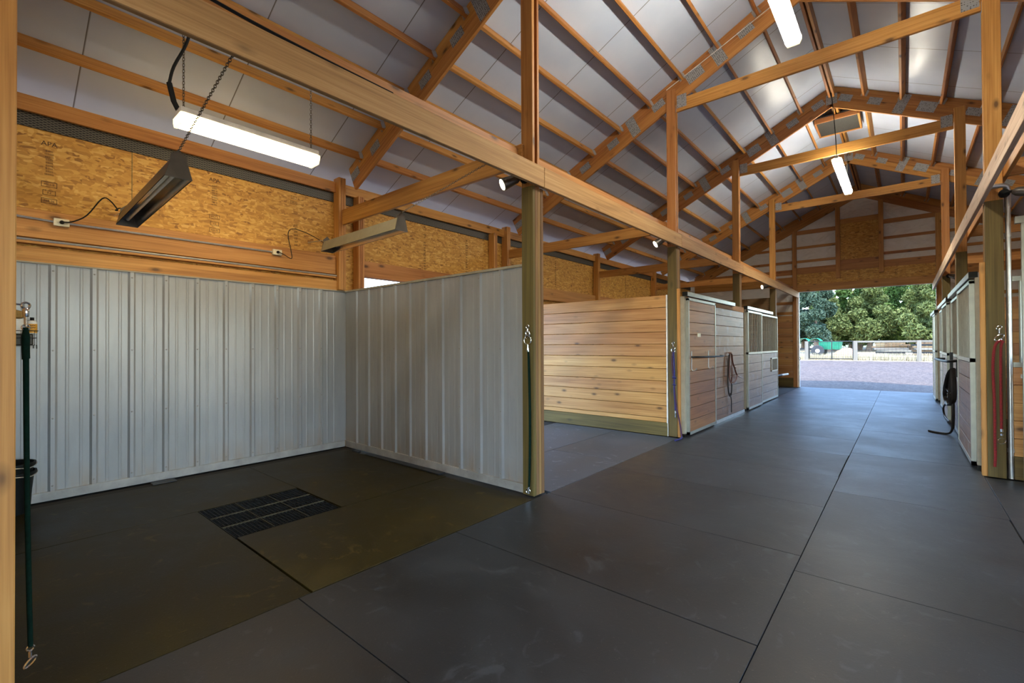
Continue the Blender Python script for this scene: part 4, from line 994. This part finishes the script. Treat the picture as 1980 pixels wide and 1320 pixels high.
tree('dark juniper seen past the left door jamb', -6.4, 45, 6.5, 1.8, 'leafC', 21, 6000)
tree('green juniper in the gap left of the broad tall one', -.6, 50, 7.2, 1.6, 'leafA', 22, 6000)
tree('dark juniper far left beyond the wall edge', -7.2, 41, 7.5, 2., 'leafC', 10, 6000)
tree('green juniper far right beyond the stalls', 4.6, 42, 7, 2., 'leafB', 11, 6000)
tree('pale green juniper filling the gap left of centre', -3.4, 48, 6.2, 1.7, 'leafB', 12, 6000)
tree('grey green juniper behind right fence post', 1.6, 48, 6.4, 1.8, 'leafB', 13, 6000)
# fence
yf = 30.; zf = lambda y: zg(y)
ft = thing('wire_fence', 'wire mesh fence with pale top rail across the yard', 'fence', (1.5, yf, zg(yf)))
for x in (-1.93, .57, 3.1): beam('fence_post', (x, yf, zg(yf) - .1), (x, yf, zg(yf) + 1.02), .17, .17, 'fencewood', ft)
beam('top_rail', (-2.0, yf, zg(yf) + .98), (7, yf, zg(yf) + .98), .09, .09, 'fencewood', ft)
b = B()
for k in range(33): x = -1.95 + k * .15; b.tube([(x, yf - .05, zg(yf)), (x, yf - .05, zg(yf) + .95)], .0035, 4)
for k in range(8): z = zg(yf) + .05 + k * .125; b.tube([(-1.95, yf - .05, z), (3, yf - .05, z)], .0035, 4)
b.done('wire_mesh', 'iron', ft)
gt = thing('metal_gate', 'dark pipe gate with wire mesh left of the fence', 'gate', (-3., yf, zg(yf)))
b = B(); zb, zt = zg(yf) + .08, zg(yf) + 1.0
for x in (-3.98, -2.95, -2.03): b.tube([(x, yf, zb), (x, yf, zt)], .025, 8)
for z in (zb, zt): b.tube([(-3.98, yf, z), (-2.03, yf, z)], .022, 8)
b.done('pipe_frame', 'iron', gt, smooth=True)
b = B()
for k in range(20): x = -3.95 + k * .1; b.tube([(x, yf, zb), (x, yf, zt)], .003, 4)
for k in range(8): b.tube([(-3.98, yf, zb + .115 * k), (-2.03, yf, zb + .115 * k)], .003, 4)
b.done('wire_mesh', 'iron', gt)
o = beam('gate_post', (-4.1, yf, zg(yf) - .1), (-4.1, yf, zg(yf) + 1.02), .16, .16, 'fencewood'); tag(o, 'grey gate post at left end of the pipe gate', 'post')
# far rail fence
rf = thing('rail_fence', 'dark rail fence across the green field behind the trees', 'fence', (0, 58, zg(58)))
b = B()
for z in (.4, .8, 1.2): b.box(-16, 12, 57.97, 58.03, zg(58) + z - .07, zg(58) + z + .07)
b.done('rails', 'iron', rf)
for k in range(12): B().box(-15 + k * 2.4 - .08, -15 + k * 2.4 + .08, 58.03, 58.15, zg(58) - .1, zg(58) + 1.35).done('rail_post', 'iron', rf)
# spreader
yz = 34.; z0 = zg(yz)
sp = thing('manure_spreader', 'green farm spreader with white wheel behind the gate', 'farm spreader', (-4, yz, z0))
B().hexa([(-3.9, yz - .5, z0 + .42), (-2.9, yz - .5, z0 + .42), (-2.9, yz + .5, z0 + .42), (-3.9, yz + .5, z0 + .42), (-3.95, yz - .65, z0 + .9), (-2.85, yz - .65, z0 + .9), (-2.85, yz + .65, z0 + .9), (-3.95, yz + .65, z0 + .9)]).done('box_body', 'green', sp, bevel=.02)
for nm, cx in (('beater_guard', -4.15), ('front_guard', -4.75)):
    b = B(); pts = [(cx + .34 * math.cos(a), z0 + .78 + .34 * math.sin(a)) for a in [math.pi * k / 8 for k in range(9)]]
    b.prism(pts + [(u * .93 + cx * .07, z * .97 + (z0 + .78) * .03) for u, z in pts[::-1]], yz - .6, yz + .6); b.done(nm, 'green', sp, smooth=True)
for y in (yz - .72, yz + .72):
    B().lathe([(.2, -.07), (.31, -.07), (.34, -.03), (.34, .03), (.31, .07), (.2, .07)], (-3.98, y, z0 + .34), 24, 'Y').done('tyre', 'tyre', sp, smooth=True)
    B().lathe([(.03, -.08), (.2, -.06), (.21, 0.), (.2, .06), (.03, .08)], (-3.98, y, z0 + .34), 20, 'Y').done('wheel_rim', 'white', sp, smooth=True)
B().box(-5.6, -3.9, yz - .06, yz + .06, z0 + .4, z0 + .5).done('drawbar', 'iron', sp); B().tube([(-3.98, yz - .7, z0 + .34), (-3.98, yz + .7, z0 + .34)], .04, 8).done('axle', 'iron', sp)
# boards stacked behind the fence
rnd = random.Random(5)
for si, (xa, n, yy) in enumerate(((-1.35, 7, 35.2), (.45, 7, 35.4), (2.1, 6, 35.2))):
    for k in range(n):
        o = beam('stacked_board', (xa + rnd.uniform(-.12, .12), yy + rnd.uniform(-.1, .1), zg(35) + .09 + k * .11), (xa + 1.5 + rnd.uniform(-.1, .2), yy + rnd.uniform(-.1, .1), zg(35) + .09 + k * .11), .35, .095, random.choice(['darkboard', 'darkboard', 'fencewood', 'iron']), bev=0)
        tag(o, f'weathered board, {"bottom" if k == 0 else ORD[k] + " up"} in the {["left", "middle", "right"][si]} stack behind the fence', 'board', 'boards stacked behind the fence')
b = B()
rows = []
for i in range(9):
    rows.append([b.bm.verts.new((-2.75 + .75 * (1 - i / 8) * math.cos(a) + rnd.uniform(-.04, .04), 36 + .6 * (1 - i / 8) * math.sin(a), zg(36) + .45 * math.sin(i / 8 * 1.57) + rnd.uniform(-.04, .04))) for a in [k * 6.283 / 20 for k in range(20)]])
for a, c in zip(rows, rows[1:]):
    for k in range(20): b.bm.faces.new((a[k], a[(k + 1) % 20], c[(k + 1) % 20], c[k]))
o = b.done('wood_chip_heap', plain('wood_chips', (.36, .22, .13), .9, 0., 14., .5, .8, .05), smooth=False); tag(o, 'low brown heap of wood chips right of the green spreader', 'heap')
b = B(); rnd = random.Random(9)
for _ in range(9000):
    x, y = rnd.uniform(-7, 6), 30.0 + abs(rnd.gauss(.3, 1.7)); z = zg(y); h = rnd.uniform(.1, .34); a = rnd.uniform(0, 6.28); w = .012
    dx, dy = math.cos(a) * w, math.sin(a) * w; lx, ly = rnd.gauss(0, .08), rnd.gauss(0, .08)
    b.bm.faces.new([b.bm.verts.new((x - dx, y - dy, z - .02)), b.bm.verts.new((x + dx, y + dy, z - .02)), b.bm.verts.new((x + lx, y + ly, z + h))])
o = b.done('dry_grass', 'straw', origin=(0, 0, 0)); o['kind'] = 'stuff'; tag(o, 'strip of dry straw coloured grass under the yard fence', 'grass', kind='stuff')

# ------------------------------------------------------------------ light, sky, camera
w = bpy.data.worlds.new('sky'); S.world = w; w.use_nodes = True
nt = w.node_tree; sky = nt.nodes.new('ShaderNodeTexSky'); sky.sky_type = 'NISHITA'; sky.sun_disc = False
sky.sun_elevation = math.radians(62); sky.sun_rotation = math.radians(172); sky.air_density = 1.; sky.dust_density = .25; sky.ozone_density = 3.5
bg = nt.nodes['Background']; nt.links.new(sky.outputs[0], bg.inputs[0]); bg.inputs[1].default_value = 2.1
sd = bpy.data.lights.new('sun', 'SUN'); sd.energy = 9.5; sd.angle = math.radians(.6); sd.color = (1, .95, .87)
so = bpy.data.objects.new('sun', sd); COL.objects.link(so)
el, az = math.radians(66), math.radians(8)
dirv = V((-math.cos(el) * math.sin(az), math.cos(el) * math.cos(az), -math.sin(el)))
so.rotation_euler = dirv.to_track_quat('-Z', 'Y').to_euler()
cam = bpy.data.cameras.new('camera'); cam.lens = 36 * 891.88 / 1980; cam.sensor_width = 36; cam.clip_start = .02; cam.clip_end = 500
co = bpy.data.objects.new('camera', cam); COL.objects.link(co)
Rv, Uv, Fv = V((.76214559, .64738774, -.00481714)), V((.00900592, -.00316177, .99995445)), V((-.64734302, .76215426, .00824005))
m = M((Rv, Uv, -Fv)).transposed().to_4x4(); m.translation = V((0, 0, 1.447)); co.matrix_world = m
S.camera = co
vs_ = S.view_settings; vs_.view_transform = 'Standard'; vs_.look = 'None'; vs_.exposure = 0.; vs_.gamma = 1.; vs_.use_curve_mapping = False
S.cycles.sample_clamp_indirect = 6.; S.cycles.use_light_tree = True; S.cycles.max_bounces = 10; S.cycles.diffuse_bounces = 6
